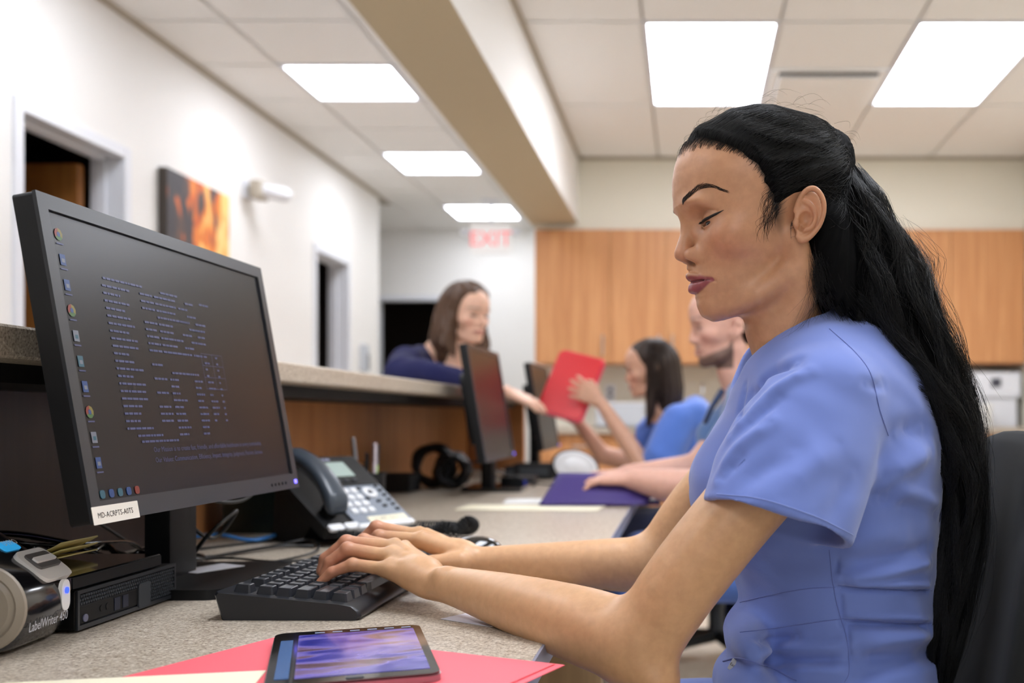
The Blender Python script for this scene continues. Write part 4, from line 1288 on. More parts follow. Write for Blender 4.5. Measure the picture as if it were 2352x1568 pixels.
def prof_warp(L):
    """nudge the midline of the face onto the photographed profile"""
    zt = np.array([-112, -105, -101, -94, -85, -79, -74, -68, -62, -59, -53, -47.5, -41, -36, -29, -16, -7, 9, 24, 36, 47, 63, 80, 100.])
    xt = np.array([np.nan, 81, 91, 95, 98, 99.5, 106.5, 108.8, 105.6, 109, 110.6, 110.2, 110.5, 122.5, 125.4, 121.7, 118.6, 118.8, 125.2, 126.8, 127.3, 126.2, 122.6, 113.])
    return zt, xt


def head_mesh(O, yaw, scale, res_mm, warp=True, **kw):
    f = lambda P: head_sdf(P, **kw)
    V, Q = surface(f, (-110, -95, -215), (140, 95, 145), res_mm)
    if warp:
        zt, xt = prof_warp(V)
        ax = np.arange(60, 135, .5, dtype=np.float32)
        xs = []
        for z in zt:
            P = np.stack([ax, np.zeros_like(ax), np.full_like(ax, z)], 1)
            s = f(P); k = np.where((s[:-1] < 0) & (s[1:] >= 0))[0]
            xs.append(ax[k[-1]] + .5 * s[k[-1]] / (s[k[-1]] - s[k[-1] + 1]) if len(k) else np.nan)
        xs = np.array(xs); dx = np.where(np.isnan(xs), 0, xt - xs); dx = np.clip(dx, -6, 6)
        sg = np.interp(V[:, 2], [-105, -45, -38, -5, 20, 60], [22, 16, 10, 9, 26, 45])
        V[:, 0] += np.interp(V[:, 2], zt, dx, left=0, right=0) * np.exp(-(V[:, 1] / sg) ** 2) * np.clip((V[:, 0] - 55) / 30, 0, 1)
        head_mesh.dx = dx
    return V, Q


V, Q = head_mesh(HO, HYAW, 1, 1.15 * FINE)
print('profile corrections mm', np.round(head_mesh.dx, 1), 'verts', len(V), _t.time() - _t0)
def engrave(V, Q, pts, depth, sig, n=8):
    """press a fine crease into the face along a polyline that is first dropped onto the surface"""
    bv = BVHTree.FromPolygons([Vector(v) for v in V.tolist()], Q.tolist())
    C = []
    for p in catmull(pts, n):
        o_ = Vector((45, 0, p[2])); d_ = (Vector(p) - o_).normalized(); h, nn, _, _ = bv.ray_cast(o_ + d_ * 120, -d_)
        if h is not None: C.append(h)
    C = np.array(C)
    for sgn in (1, -1):
        Cs = C * np.array([1, sgn, 1]); sel = np.where((V[:, 0] > 40) & (np.abs(V[:, 2] - Cs[:, 2].mean()) < 40) & (V[:, 1] * sgn > -3))[0]
        dd = np.full(len(sel), 1e9)
        for a_, b_ in zip(Cs[:-1], Cs[1:]): dd = np.minimum(dd, cap(V[sel].astype(np.float32), a_, b_, 0.0))
        w_ = np.exp(-(dd / sig) ** 2) * depth
        dirn = V[sel] - np.array([45, 0, 0]) * np.array([1, 1, 0]) - np.stack([np.zeros(len(sel)), np.zeros(len(sel)), V[sel][:, 2]], 1); dirn /= np.linalg.norm(dirn, axis=1, keepdims=True)
        V[sel] -= dirn * w_[:, None]
    return V
from mathutils.bvhtree import BVHTree
V = engrave(V, Q, [(98, 18, 9), (97, 25, 14), (94, 34, 15.5), (88, 43, 14), (83, 48, 12)], 1.3, 1.3)
V = engrave(V, Q, [(88, 24, -61), (86, 28, -62), (84, 31, -64)], 1.5, 2.0)
# tones: skin, lips, cheek warmth, brows, tint of fine hair at the hairline
L = V.copy(); ya = np.abs(L[:, 1])
skin = lin((206, 154, 117)); tone = np.tile(skin, (len(L), 1))
def mix(mask, rgb): 
    global tone
    mask = np.clip(mask, 0, 1)[:, None]; tone = tone * (1 - mask) + lin(rgb) * mask
g3 = lambda c, r: np.exp(-(((L[:, 0] - c[0]) / r[0]) ** 2 + ((ya - c[1]) / r[1]) ** 2 + ((L[:, 2] - c[2]) / r[2]) ** 2))
mix(.34 * g3((74, 48, -22), (34, 22, 22)), (208, 124, 96))
mix(.35 * g3((118, 0, -30), (14, 16, 12)), (204, 128, 104))
mix(.35 * g3((-14, 80, 8), (18, 12, 30)), (204, 128, 96))
mix(.30 * g3((96, 24, -4), (14, 16, 6)), (150, 100, 78))
mix(.35 * g3((90, 30, 14), (16, 22, 6)), (176, 120, 96))
Pl = L.astype(np.float32); Pl[:, 1] = np.abs(Pl[:, 1])
upm = chain(Pl, [(107, 0, -57.5), (104, 5, -57.0), (97, 15, -58.8), (86, 27, -61)], [4.0, 4.6, 4.2, 2.4])
lom = chain(Pl, [(103.5, 0, -68), (101.5, 7, -68), (96, 15, -66), (87, 26, -62)], [6.4, 6.2, 5.0, 2.4])
lipd = np.minimum(upm, lom)
mix(np.clip(.5 - (lipd - 1.7) / .9, 0, 1), (156, 80, 84))
mix(.3 * np.clip(1 - np.abs(lipd - 1.8) / .8, 0, 1), (140, 76, 72))
mix(.8 * np.exp(-((L[:, 2] + 62 - 0 * ya) / 1.0) ** 2) * (ya < 27) * (L[:, 0] > 84), (92, 40, 42))
hl = (np.interp(L[:, 0], [0, 20, 33, 49, 72, 100, 115, 124], [-40, -4, 32, 64, 87, 92, 90, 84]))
mix(.85 * np.clip((L[:, 2] - hl + 6) / 14, 0, 1) * np.clip((L[:, 0] - 10) / 12, 0, 1), (34, 26, 24))
mix(.6 * g3((22, 70, 4), (9, 14, 22)), (104, 76, 60))
mix(.9 * g3((108, 6.5, -40), (6, 4, 4)), (70, 36, 30))
Wv = from_local(V, HO, HYAW)
head_tone = tone.copy()


# --- arms and hands (world metres)
def near_arm(P):
    wrist = (-.318, 1.272, .772)
    fingers = [[(-.385, 1.372, .800), (-.440, 1.378, .812), (-.462, 1.376, .793), (-.468, 1.372, .776)],
               [(-.392, 1.350, .806), (-.4530, 1.348, .8135), (-.480, 1.346, .792), (-.485, 1.344, .776)],
               [(-.392, 1.326, .798), (-.4440, 1.325, .8075), (-.466, 1.323, .791), (-.4735, 1.321, .775)],
               [(-.385, 1.300, .785), (-.4300, 1.303, .7905), (-.4560, 1.301, .781), (-.4700, 1.299, .7685)]]
    thumb = [(-.335, 1.325, .780), (-.372, 1.372, .776), (-.402, 1.388, .774), (-.424, 1.392, .772)]
    d = hand_sdf(P, (-.330, 1.288, .779), None, 0, fingers, thumb)
    # tendons and knuckle bumps
    for f in fingers:
        a = np.array(wrist) * .35 + np.array(f[0]) * .65
        d = smin(d, cap(P, a + [0, 0, .012], np.array(f[0]) + [.004, 0, .0085], .0028, .0045), .006)
    fa = schain(P, [(-.345, 1.290, .780), wrist, (-.285, 1.245, .772), (-.20, 1.175, .764), (-.115, 1.11, .752), (-.060, 1.075, .741)],
               [.0200, .0210, .0235, .0335, .0420, .0430])
    d = smin(d, fa, .012)
    d = smin(d, ell(P, (-.300, 1.247, .785), (.012, .010, .010)), .010)      # wrist bone
    ua = schain(P, [(-.052, 1.068, .737), (.0, 1.062, .815), (.075, 1.075, .905), (.150, 1.105, .985)], [.0395, .0415, .0430, .050])
    d = smin(d, ua, .022)
    d = smin(d, ell(P, (-.030, 1.045, .708), (.022, .022, .020)), .02)
    return d


def far_arm(P):
    wrist = (-.300, 1.43, .778)
    fingers = [[(-.378, 1.432, .806), (-.434, 1.428, .812), (-.459, 1.430, .794), (-.466, 1.430, .776)],
               [(-.388, 1.455, .810), (-.445, 1.452, .822), (-.474, 1.452, .797), (-.482, 1.452, .777)],
               [(-.384, 1.478, .805), (-.436, 1.480, .812), (-.461, 1.482, .793), (-.468, 1.482, .776)],
               [(-.374, 1.498, .796), (-.412, 1.505, .800), (-.434, 1.508, .786), (-.443, 1.508, .773)]]
    thumb = [(-.315, 1.405, .780), (-.350, 1.398, .778), (-.384, 1.404, .775), (-.408, 1.408, .773)]
    d = hand_sdf(P, (-.315, 1.438, .785), None, 0, fingers, thumb)
    for f in fingers:
        a = np.array(wrist) * .35 + np.array(f[0]) * .65
        d = smin(d, cap(P, a + [0, 0, .012], np.array(f[0]) + [.004, 0, .0085], .0028, .0045), .006)
    fa = schain(P, [(-.325, 1.440, .785), wrist, (-.25, 1.432, .776), (-.16, 1.43, .774), (-.090, 1.43, .772), (-.045, 1.43, .772)],
               [.0190, .0195, .0235, .0315, .0380, .0390])
    d = smin(d, fa, .012)
    ua = schain(P, [(-.045, 1.43, .775), (.012, 1.42, .855), (.085, 1.40, .935), (.15, 1.385, .990)], [.0370, .0400, .043, .05])
    return smin(d, ua, .02)


parts_V, parts_Q, parts_C = [Wv], [Q], [head_tone]
for f, lo, hi in ((near_arm, (-.51, .98, .66), (.22, 1.42, 1.06)), (far_arm, (-.51, 1.34, .68), (.22, 1.54, 1.06))):
    v_, q_ = surface(f, lo, hi, .00165 * FINE)
    c_ = np.tile(lin((214, 167, 124)), (len(v_), 1))
    # ruddier knuckles and fingertips
    w_ = np.clip((-.40 - v_[:, 0]) / .05, 0, 1)[:, None] * .7
    c_ = c_ * (1 - w_) + lin((206, 136, 112)) * w_
    q_ = q_ + sum(len(x) for x in parts_V)
    parts_V.append(v_); parts_Q.append(q_); parts_C.append(c_)
    print('arm', len(v_), _t.time() - _t0)
body = npobj('body', np.concatenate(parts_V) + HL, np.concatenate(parts_Q), M_skin, hero)
vcol(body, np.concatenate(parts_C))

# --- eyes, lashes, brows
def hl_pts(pts, n=10): return from_local(catmull(pts, n), HO, HYAW) + HL
M_eye = mat('eye white', (150, 138, 132), .15, coat=.6); M_iris = mat('dark iris', (28, 18, 14), .1, coat=.8)
for s in (1, -1):
    cw = Vector(from_local([[81.8, s * 32.5, 2.0]], HO, HYAW)[0] + HL)
    b = B(); bmesh.ops.create_uvsphere(b, u_segments=32, v_segments=24, radius=.0140, matrix=Matrix.Translation(cw))
    gz = Vector(from_local([[81.8 + 10, s * 32.5 + s * 1.5, 2.0 - 2.6]], HO, HYAW)[0] + HL) - cw; gz.normalize()
    b.normal_update()
    for f in b.faces:
        if (f.calc_center_median() - cw).normalized().dot(gz) > .70: f.material_index = 1
    o = obj('eye', b, [M_eye, M_iris], hero, True)
bvh = BVHTree.FromPolygons([Vector(v) for v in V.tolist()], Q.tolist())     # head in local mm
def onray(p, lift=.3):
    o_ = Vector((45, 0, p[2])); d_ = (Vector(p) - o_).normalized(); h, nn, _, _ = bvh.ray_cast(o_ + d_ * 120, -d_)
    return np.array(h + nn * lift) if h is not None else np.array(p, float)
def onhead(p, lift=.3, cen=(30, 0, 10)):
    p = Vector(p); loc, nrm, _, _ = bvh.find_nearest(p)
    return np.array(loc + nrm * lift)
M_lash = mat('black lashes', (12, 10, 10), .5)
for s in (1, -1):
    # liner: a thin tapering band along the lid edge, with a wing
    pts = catmull([(101, s * 19.0, 4.6), (100, s * 25, 4.0), (98, s * 32, 3.8), (94, s * 40, 4.8), (88.5, s * 46.5, 7.5), (79, s * 53.5, 12.5)], 8)
    pts = np.array([onray(p, .15) for p in pts])
    w_ = np.interp(np.linspace(0, 1, len(pts)), [0, .2, .6, .85, 1], [.6, 1.5, 1.9, 1.5, .25]) / 1000
    Vt, qt = tube_arrays(from_local(pts, HO, HYAW)[None] + HL, w_[None], 8)
    npobj('eyeliner', Vt, qt, M_lash, hero)
    S = []
    for i in range(70):
        t_ = .06 + .86 * i / 69; p = pts[int(t_ * (len(pts) - 1))].astype(float)
        ln = 5.5 + 3.5 * t_
        d1 = np.array([.62, s * (.10 + .55 * t_), -.62]); d1 /= np.linalg.norm(d1)
        S.append([p + d1 * ln * u + np.array([.9, s * .6, 1.6]) * (u ** 2.2) * (1.0 + t_) for u in np.linspace(0, 1, 6)])
    S = np.array(S); Ws = from_local(S.reshape(-1, 3), HO, HYAW).reshape(S.shape) + HL
    Vt, qt = tube_arrays(Ws, np.array([.00022, .0002, .00018, .00014, .0001, .00004])[None], 3)
    o = npobj('eyelashes', Vt, qt, M_lash, hero); o['kind'] = 'stuff'
for s in (1, -1):
    cpts = catmull([(108, s * 21, 25), (103, s * 28, 31), (96, s * 36, 38.5), (87, s * 43, 40), (74, s * 51, 33)], 14)
    S = []; rq = np.random.default_rng(5)
    for i in range(430):
        t_ = rq.random() ** 1.35; k = min(int(t_ * (len(cpts) - 1)), len(cpts) - 2); p = cpts[k] + (cpts[k + 1] - cpts[k]) * rq.random()
        tan = cpts[k + 1] - cpts[k]; tan /= np.linalg.norm(tan)
        wd = np.interp(t_, [0, .2, .5, .8, 1], [2.4, 3.6, 2.9, 1.9, 1.2])
        p = p + np.array([0, 0, 1]) * rq.uniform(-wd, wd)
        up_ = .9 * (1 - t_) + .05 if rq.random() > .3 else .2
        d1 = tan + np.array([0, 0, up_ * (1 if t_ < .55 else -.25)]); d1 /= np.linalg.norm(d1); ln = rq.uniform(3, 5)
        S.append([onray(p + d1 * ln * u, .25 + .35 * math.sin(math.pi * u)) for u in (0, .35, .7, 1)])
    S = np.array(S); Ws = from_local(S.reshape(-1, 3), HO, HYAW).reshape(S.shape) + HL
    Vt, qt = tube_arrays(Ws, np.array([.00016, .00016, .00012, .00004])[None], 3)
    o = npobj('eyebrow', Vt, qt, mat('dark brow hair', (44, 31, 25), .7), hero); o['kind'] = 'stuff'
print('face', _t.time() - _t0)

# --- scrub top ------------------------------------------------------
M_scrub = cloth('periwinkle scrub cloth', (112, 134, 208))
def ridge(P, pts, amp, sig):
    """a fold: distance to a polyline -> gaussian ridge (positive amp pushes outward)"""
    d = None
    for a, b_ in zip(pts[:-1], pts[1:]):
        c = cap(P, a, b_, 0.0); d = c if d is None else np.minimum(d, c)
    return amp * np.exp(-(d / sig) ** 2)


def W(x, y, D): return tuple(px(x, y, D))


def S_(x, y): return (1440 + x / 2.579, 700 + y / 2.579)
def C_(x, y): return (1575 + x / 3.027, 1050 + y / 3.027)
FOLDS = [([S_(1000, 335), S_(860, 400), S_(740, 540)], -.0060, .0095), ([S_(1080, 395), S_(880, 510), S_(720, 680), S_(620, 780)], .0050, .0090), ([S_(900, 560), S_(740, 690)], -.0030, .008),
         ([S_(860, 700), S_(660, 850), S_(545, 1030)], .0045, .010), ([S_(660, 905), S_(575, 1010)], -.0040, .008), ([S_(980, 880), S_(780, 990), S_(650, 1120)], -.0035, .015),
         ([S_(1250, 820), S_(1060, 990), S_(920, 1150)], .0035, .018), ([S_(1340, 1000), S_(1250, 1180), S_(1180, 1290)], -.0030, .014), ([S_(700, 480), S_(670, 620), S_(665, 690)], -.0030, .006),
         ([S_(1600, 770), S_(1680, 735), S_(1760, 730)], -.0070, .014), ([S_(1500, 1010), S_(1650, 950), S_(1790, 860)], .0070, .015), ([S_(1480, 1150), S_(1545, 1145)], -.0080, .010),
         ([S_(1550, 1085), S_(1660, 1120), S_(1850, 1200)], .0060, .013), ([S_(1560, 1190), S_(1700, 1190), S_(1850, 1235)], -.0050, .012), ([S_(1420, 460), S_(1480, 480), S_(1520, 470)], -.0030, .008),
         ([C_(1080, 835), C_(1400, 805), C_(1690, 725)], .0055, .008), ([C_(1100, 745), C_(1400, 705), C_(1690, 625)], -.0040, .010), ([C_(1150, 875), C_(1450, 885), C_(1690, 885)], .0045, .005),
         ([C_(1055, 908), C_(1400, 922), C_(1780, 928)], -.0040, .0032), ([C_(1110, 1148), C_(1400, 1165), C_(1690, 1175)], -.0085, .006), ([C_(1110, 1110), C_(1400, 1122), C_(1690, 1130)], .0030, .004),
         ([C_(520, 1285), C_(640, 1275), C_(760, 1250)], -.0060, .008), ([C_(560, 1390), C_(760, 1410), C_(1100, 1395)], -.0065, .010), ([C_(520, 1330), C_(700, 1330), C_(1100, 1330)], .0045, .009),
         ([C_(700, 1480), C_(1000, 1480), C_(1140, 1500)], .0040, .010), ([C_(1200, 1400), C_(1500, 1370), C_(1780, 1325)], -.0090, .010), ([C_(1200, 1310), C_(1500, 1275), C_(1690, 1240)], .0060, .013),
         ([C_(1180, 1515), C_(1500, 1455), C_(1780, 1375)], -.0060, .009),
         ([C_(560, 700), C_(800, 740), C_(1000, 720)], -.0025, .014), ([C_(1150, 620), C_(1300, 560), C_(1500, 540)], .0030, .014),
         ([C_(1060, 700), C_(1045, 820)], -.0025, .003), ([C_(1075, 950), C_(1090, 1120)], -.0035, .003), ([C_(1120, 1160), C_(1140, 1400)], -.0025, .003)]


def torso(P, off=0.0):
    d = ell(P, (.172, 1.25, .935), (.128, .158, .175), rot('Y', .10))
    d = smin(d, ell(P, (.184, 1.25, .78), (.112, .137, .17)), .06)
    d = smin(d, ell(P, (.190, 1.25, .62), (.122, .170, .14)), .06)
    for y in (1.185, 1.315): d = smin(d, ell(P, (.080, y, .895), (.072, .066, .068)), .05)
    d = smin(d, chain(P, [(.150, 1.115, .998), (.135, 1.20, 1.030), (.135, 1.30, 1.030), (.150, 1.385, .998)], [.050, .050, .050, .050]), .045)
    d = smin(d, chain(P, [(.155, 1.25, 1.06), (.19, 1.25, 1.00)], [.055, .08]), .04)
    d = smin(d, ell(P, W(1714, 1450, 1.19), (.019, .10, .017)), .014)
    d = smin(d, ell(P, W(1712, 1560, 1.17), (.030, .11, .024)), .018)
    return d - off


def shirt(P):
    T = torso(P, .007)
    # neck opening with a V at the front
    hole = smin(ell(P, (.112, 1.235, 1.10), (.073, .070, .30), rot('Y', -.40)), cap(P, (.10, 1.235, 1.10), (.0, 1.24, 1.00), .05, .018), .02)
    # sleeves
    S = None
    for (A, Bp, Cc, k1, sgn) in (((.150, 1.110, 1.000), (.098, 1.062, .905), (.0955, 1.050, .868), 1, -1), ((.150, 1.39, .995), (.095, 1.410, .925), (.066, 1.418, .885), .82, 1)):
        A, Bp, Cc = [np.asarray(q, np.float32) for q in (A, Bp, Cc)]
        ax = (Cc - A); Ln = np.linalg.norm(ax); ax /= Ln
        if sgn < 0:
            hem_n = np.array([-.30, -.25, -.93], np.float32)          # hem plane normal (towards the opening)
            u = np.array([.962, .0, -.27], np.float32)
        else:
            hem_n = np.array([-.45, .05, -.9], np.float32); u = np.array([.89, 0, -.45], np.float32)
        hem_n /= np.linalg.norm(hem_n); u -= ax * (u @ ax); u /= np.linalg.norm(u); v = np.cross(ax, u)
        Q_ = P - A; t_ = np.clip((Q_ @ ax) / Ln, -.3, 1.6)
        cu = Q_ @ u + (.012 * np.clip(t_ * (2 - t_), 0, 1) - .008 * t_ if sgn < 0 else 0); cv = Q_ @ v
        tc = np.clip(t_, 0, 1); ru = (.064 + .016 * tc + .036 * tc * (1 - tc)) * k1; rv = (.056 + .009 * tc) * k1
        rad = np.sqrt((cu / ru) ** 2 + (cv / rv) ** 2) + 1e-6
        tube_d = (rad - 1) * np.minimum(ru, rv)
        capd = np.linalg.norm(Q_ / np.array([.064, .056, .056], np.float32), axis=1); capd = (capd - 1) * .056
        out = np.where(t_ < 0, np.maximum(tube_d, capd * .9), tube_d)
        plane = (P - Cc) @ hem_n
        if sgn < 0:
            pass
        inner = out + .0072
        cut = smax(out, plane, .001)
        hollow = np.maximum(inner, -(plane + .035))
        sl = np.maximum(cut, -hollow)
        S = sl if S is None else np.minimum(S, sl)
    # soft overall unevenness of worn cloth
    wob = .0016 * np.sin(P[:, 0] * 55 + 3 * np.sin(P[:, 2] * 31)) * np.sin(P[:, 2] * 47 + 2 * np.sin(P[:, 1] * 40 + P[:, 0] * 20))
    T = T - wob; 
    d = smin(T, S - wob * .6, .008)
    d = smax(d, -hole, .004)
    d = smax(d, -(P[:, 2] - .585), .004)
    return d


v_, q_ = surface(shirt, (-.02, .96, .57), (.36, 1.52, 1.13), .0023 * FINE, margin=2.2)
cam_o = Vector((0, 0, EYE))
def drop(bv, pxs, n=6):
    pts = []
    for (x, y) in catmull([(a_, b_, 0) for a_, b_ in pxs], n)[:, :2]:
        d = (Vector(px(x, y, 1.0)) - cam_o).normalized(); h, nn, _, _ = bv.ray_cast(cam_o, d)
        if h is not None: pts.append(np.array(h))
    return np.array(pts)
def relax(V, Q, n, lam=.5):
    E_ = np.concatenate([Q[:, [0, 1]], Q[:, [1, 2]], Q[:, [2, 3]], Q[:, [3, 0]]]); E_ = np.concatenate([E_, E_[:, ::-1]]); dg_ = np.bincount(E_[:, 0], minlength=len(V))[:, None]
    for _ in range(n):
        A_ = np.stack([np.bincount(E_[:, 0], weights=V[E_[:, 1], k], minlength=len(V)) for k in range(3)], 1) / np.maximum(dg_, 1)
        V = V + lam * (A_ - V)
    return V
v_ = relax(v_, q_, 7)
w_l = np.exp(-(np.linalg.norm(v_ - np.array([.0705, 1.013, .920]), axis=1) / .016) ** 4)[:, None]
sub = np.where(w_l[:, 0] > .001)[0]; mk = np.zeros(len(v_), bool); mk[sub] = True; qs_ = q_[mk[q_].all(1)]; rm = -np.ones(len(v_), int); rm[sub] = np.arange(len(sub))
v_[sub] = v_[sub] * (1 - w_l[sub]) + relax(v_[sub], rm[qs_], 60) * w_l[sub]
bv0 = BVHTree.FromPolygons([Vector(p) for p in v_.tolist()], q_.tolist())
fn_ = np.cross(v_[q_[:, 2]] - v_[q_[:, 0]], v_[q_[:, 3]] - v_[q_[:, 1]]); vn = np.zeros_like(v_)
for k in range(4): np.add.at(vn, q_[:, k], fn_)
vn /= np.linalg.norm(vn, axis=1, keepdims=True) + 1e-12
disp = np.zeros(len(v_))
for pts, a_, s_ in FOLDS:
    Pl_ = drop(bv0, pts, 4)
    if len(Pl_) < 2: continue
    sel = np.where(np.all((v_ > Pl_.min(0) - 3 * s_) & (v_ < Pl_.max(0) + 3 * s_), 1))[0]; vs_ = v_[sel].astype(np.float32)
    dd = np.full(len(sel), 1e9); 
    for a0, b0 in zip(Pl_[:-1], Pl_[1:]):
        if np.linalg.norm(b0 - a0) < .05: dd = np.minimum(dd, cap(vs_, a0, b0, 0.0))
    e0 = np.minimum(np.linalg.norm(vs_ - Pl_[0], axis=1), np.linalg.norm(vs_ - Pl_[-1], axis=1))
    disp[sel] += 1.35 * a_ * np.exp(-(dd / (s_ * .85)) ** 2) * np.clip(.35 + e0 / (2.5 * s_), 0, 1)
v_ = v_ + vn * disp[:, None]
top = npobj('scrub_top', v_ + HL, q_, M_scrub, hero)
top['label'] = 'periwinkle short-sleeved scrub top'
bvs = BVHTree.FromPolygons([Vector(p) for p in v_.tolist()], q_.tolist())
print('shirt', len(v_), _t.time() - _t0)
cam_o = Vector((0, 0, EYE))
def onshirt(pxs, lift=.0006, n=6):
    pts = []
    for (x, y) in catmull([(a_, b_, 0) for a_, b_ in pxs], n)[:, :2]:
        d = (Vector(px(x, y, 1.0)) - cam_o).normalized(); h, nn, _, _ = bvs.ray_cast(cam_o, d)
        if h is not None: pts.append(np.array(h + (nn if nn.dot(d) < 0 else -nn) * lift))
    return np.array(pts)
M_seaml = cloth('pale seam thread', (140, 160, 226))
M_seam = cloth('periwinkle seam thread', (98, 116, 190))
seams = {'shoulder_seam': [(1905, 755), (1965, 810), (2000, 860), (2020, 940), (2040, 1000)],
         'side_seam': [(1905, 1262), (1912, 1330), (1925, 1400), (1945, 1470), (1950, 1540), (1940, 1566)],
         'waistband_seam': [(1700, 1383), (1760, 1368), (1850, 1352), (1918, 1348)],
         'waistband_seam.001': [(1925, 1343), (2000, 1352), (2080, 1356), (2140, 1356)],
         'waistband_seam.002': [(1700, 1452), (1745, 1447), (1850, 1432), (1935, 1420)],
         'waistband_seam.003': [(1935, 1420), (2000, 1425), (2070, 1432), (2140, 1430)],
         'hem_stitching': [(1646, 1134), (1750, 1146), (1860, 1181), (1920, 1208), (1966, 1232)]}
for nme, pts in seams.items():
    s_ = onshirt(pts, .0004)
    if len(s_) > 3:
        Vt, qt = tube_arrays(s_[None] + HL, np.full((1, len(s_)), .0005), 6); npobj(nme, Vt, qt, M_seam if nme != 'hem_stitching' else M_seaml, hero)
# pocket flap with small woven tag
s_ = onshirt([(1662, 1519), (1700, 1510), (1760, 1530), (1830, 1562)], .001)
if len(s_) > 3: Vt, qt = tube_arrays(s_[None] + HL, np.full((1, len(s_)), .0009), 6); npobj('pocket_edge', Vt, qt, M_seam, hero)
hp = onshirt([(1686, 1528), (1687, 1530)], .001, 1)
if len(hp):
    c0 = Vector(hp[0] + HL); b = B(); Mt = basis(c0, (.80, -.45, -.45), (.45, 0, .9)); rbox(b, 0, 0, .0085, .013, -.001, .0006, .001, M=Mt); obj('woven_tag', b, mat('grey woven tag', (190, 194, 200), .6), hero)
    text('lettering', 'Easy', .0045, Mt @ Matrix.Translation((-.0038, -.0015, .0008)), M_blackm, hero)

# --- trousers, seat side of the body -----------------------------------
def trousers(P):
    d = ell(P, (.190, 1.25, .56), (.125, .172, .10))
    for y0, y1 in ((1.17, 1.14), (1.33, 1.37)):
        c = chain(P, [(.17, y0, .545), (-.02, y1, .545), (-.25, y1, .535), (-.30, y1, .50), (-.27, y1, .25), (-.24, y1, .10)], [.092, .080, .066, .060, .060, .062])
        d = smin(d, c, .03)
    return smax(d - .0 + .003 * np.sin(P[:, 0] * 60) * np.sin(P[:, 2] * 40), -(P[:, 2] - .09), .004)
v_, q_ = surface(trousers, (-.40, 1.02, .06), (.36, 1.48, .70), .008)
npobj('trousers', v_ + HL, q_, M_scrub, hero)
for y in (1.14, 1.37):
    v_, q_ = surface(lambda P: smax(smin(ell(P, (-.28, y, .045), (.13, .045, .048)), ell(P, (-.235, y, .07), (.05, .04, .06)), .02), -(P[:, 2] - .004), .004), (-.43, y - .06, 0), (-.16, y + .06, .15), .006)
    npobj('shoe', v_ + HL, q_, mat('white clog', (225, 225, 225), .5), hero)

# --- hair --------------------------------------------------------------
M_hair = mat('black hair', (10, 10, 12), .42, spec=.42)
M_hairb = mat('black hair underlayer', (7, 7, 8), .75, spec=.08)
TIE = np.array([-74., 0., 100.])
def hairline(L):
    """positive where hair grows (head-local mm)"""
    x, z = L[:, 0], L[:, 2]; ya = np.abs(L[:, 1])
    h = np.interp(x, [-60, -33, -27, -20, -10, 2, 12, 20, 24, 33, 46, 60, 80, 100, 113, 124], [-250, -250, -70, 0, 28, 32, 24, 15, 15, 34, 58, 74, 86, 92, 90, 84])
    return z - h
def capf(P):
    d = ell(P, (21, 0, 58), (108.5, 80.0, 88.0), rot('Y', .10))
    d = smin(d, ell(P, (-40, 0, 70), (42, 58, 60)), 20)
    d = smin(d, ell(P, (-72, 0, 92), (20, 30, 30)), 16)
    d = smin(d, ell(P, (-45, 0, -20), (42, 66, 80)), 24)
    d = smin(d, chain(np.stack([P[:, 0], np.abs(P[:, 1]), P[:, 2]], 1), [(-44, 46, 0), (-53, 50, -45), (-56, 50, -110)], [26, 26, 26]), 18)
    d = smax(d, -((P[:, 2] + 84) * .80 - (P[:, 0] + 40) * .60 + 5 * np.sin(P[:, 0] * .5)), 10)
    # locks flowing from the face to the tie
    aY = np.abs(P[:, 1]); ang = np.arctan2(P[:, 2] - 100 + .45 * aY, P[:, 0] + 74)
    d = d - 1.5 * np.sin(ang * 26 + np.sin(P[:, 0] * .05) * 1.5) * np.clip((P[:, 0] + 60) / 60, 0, 1) - .8 * np.sin(ang * 57 + 1.3)
    hl_ = hairline(P)
    d = d + np.clip(7.5 - hl_ * .45, 0, 22)
    d = smax(d, -ell(P * np.array([1, 0, 1], np.float32) + np.stack([np.zeros(len(P)), np.abs(P[:, 1]), np.zeros(len(P))], 1).astype(np.float32), (-13, 84, 9), (20, 16, 33), rot('Y', -.25)), 3)
    return d
v_, q_ = surface(capf, (-110, -92, -110), (140, 92, 160), 1.8 * FINE)
npobj('hair_cap', from_local(v_, HO, HYAW) + HL, q_, M_hairb, hero)
bvc = BVHTree.FromPolygons([Vector(p) for p in v_.tolist()] + [Vector(p) for p in V.tolist()], q_.tolist() + (Q + len(v_)).tolist())
print('cap', _t.time() - _t0)
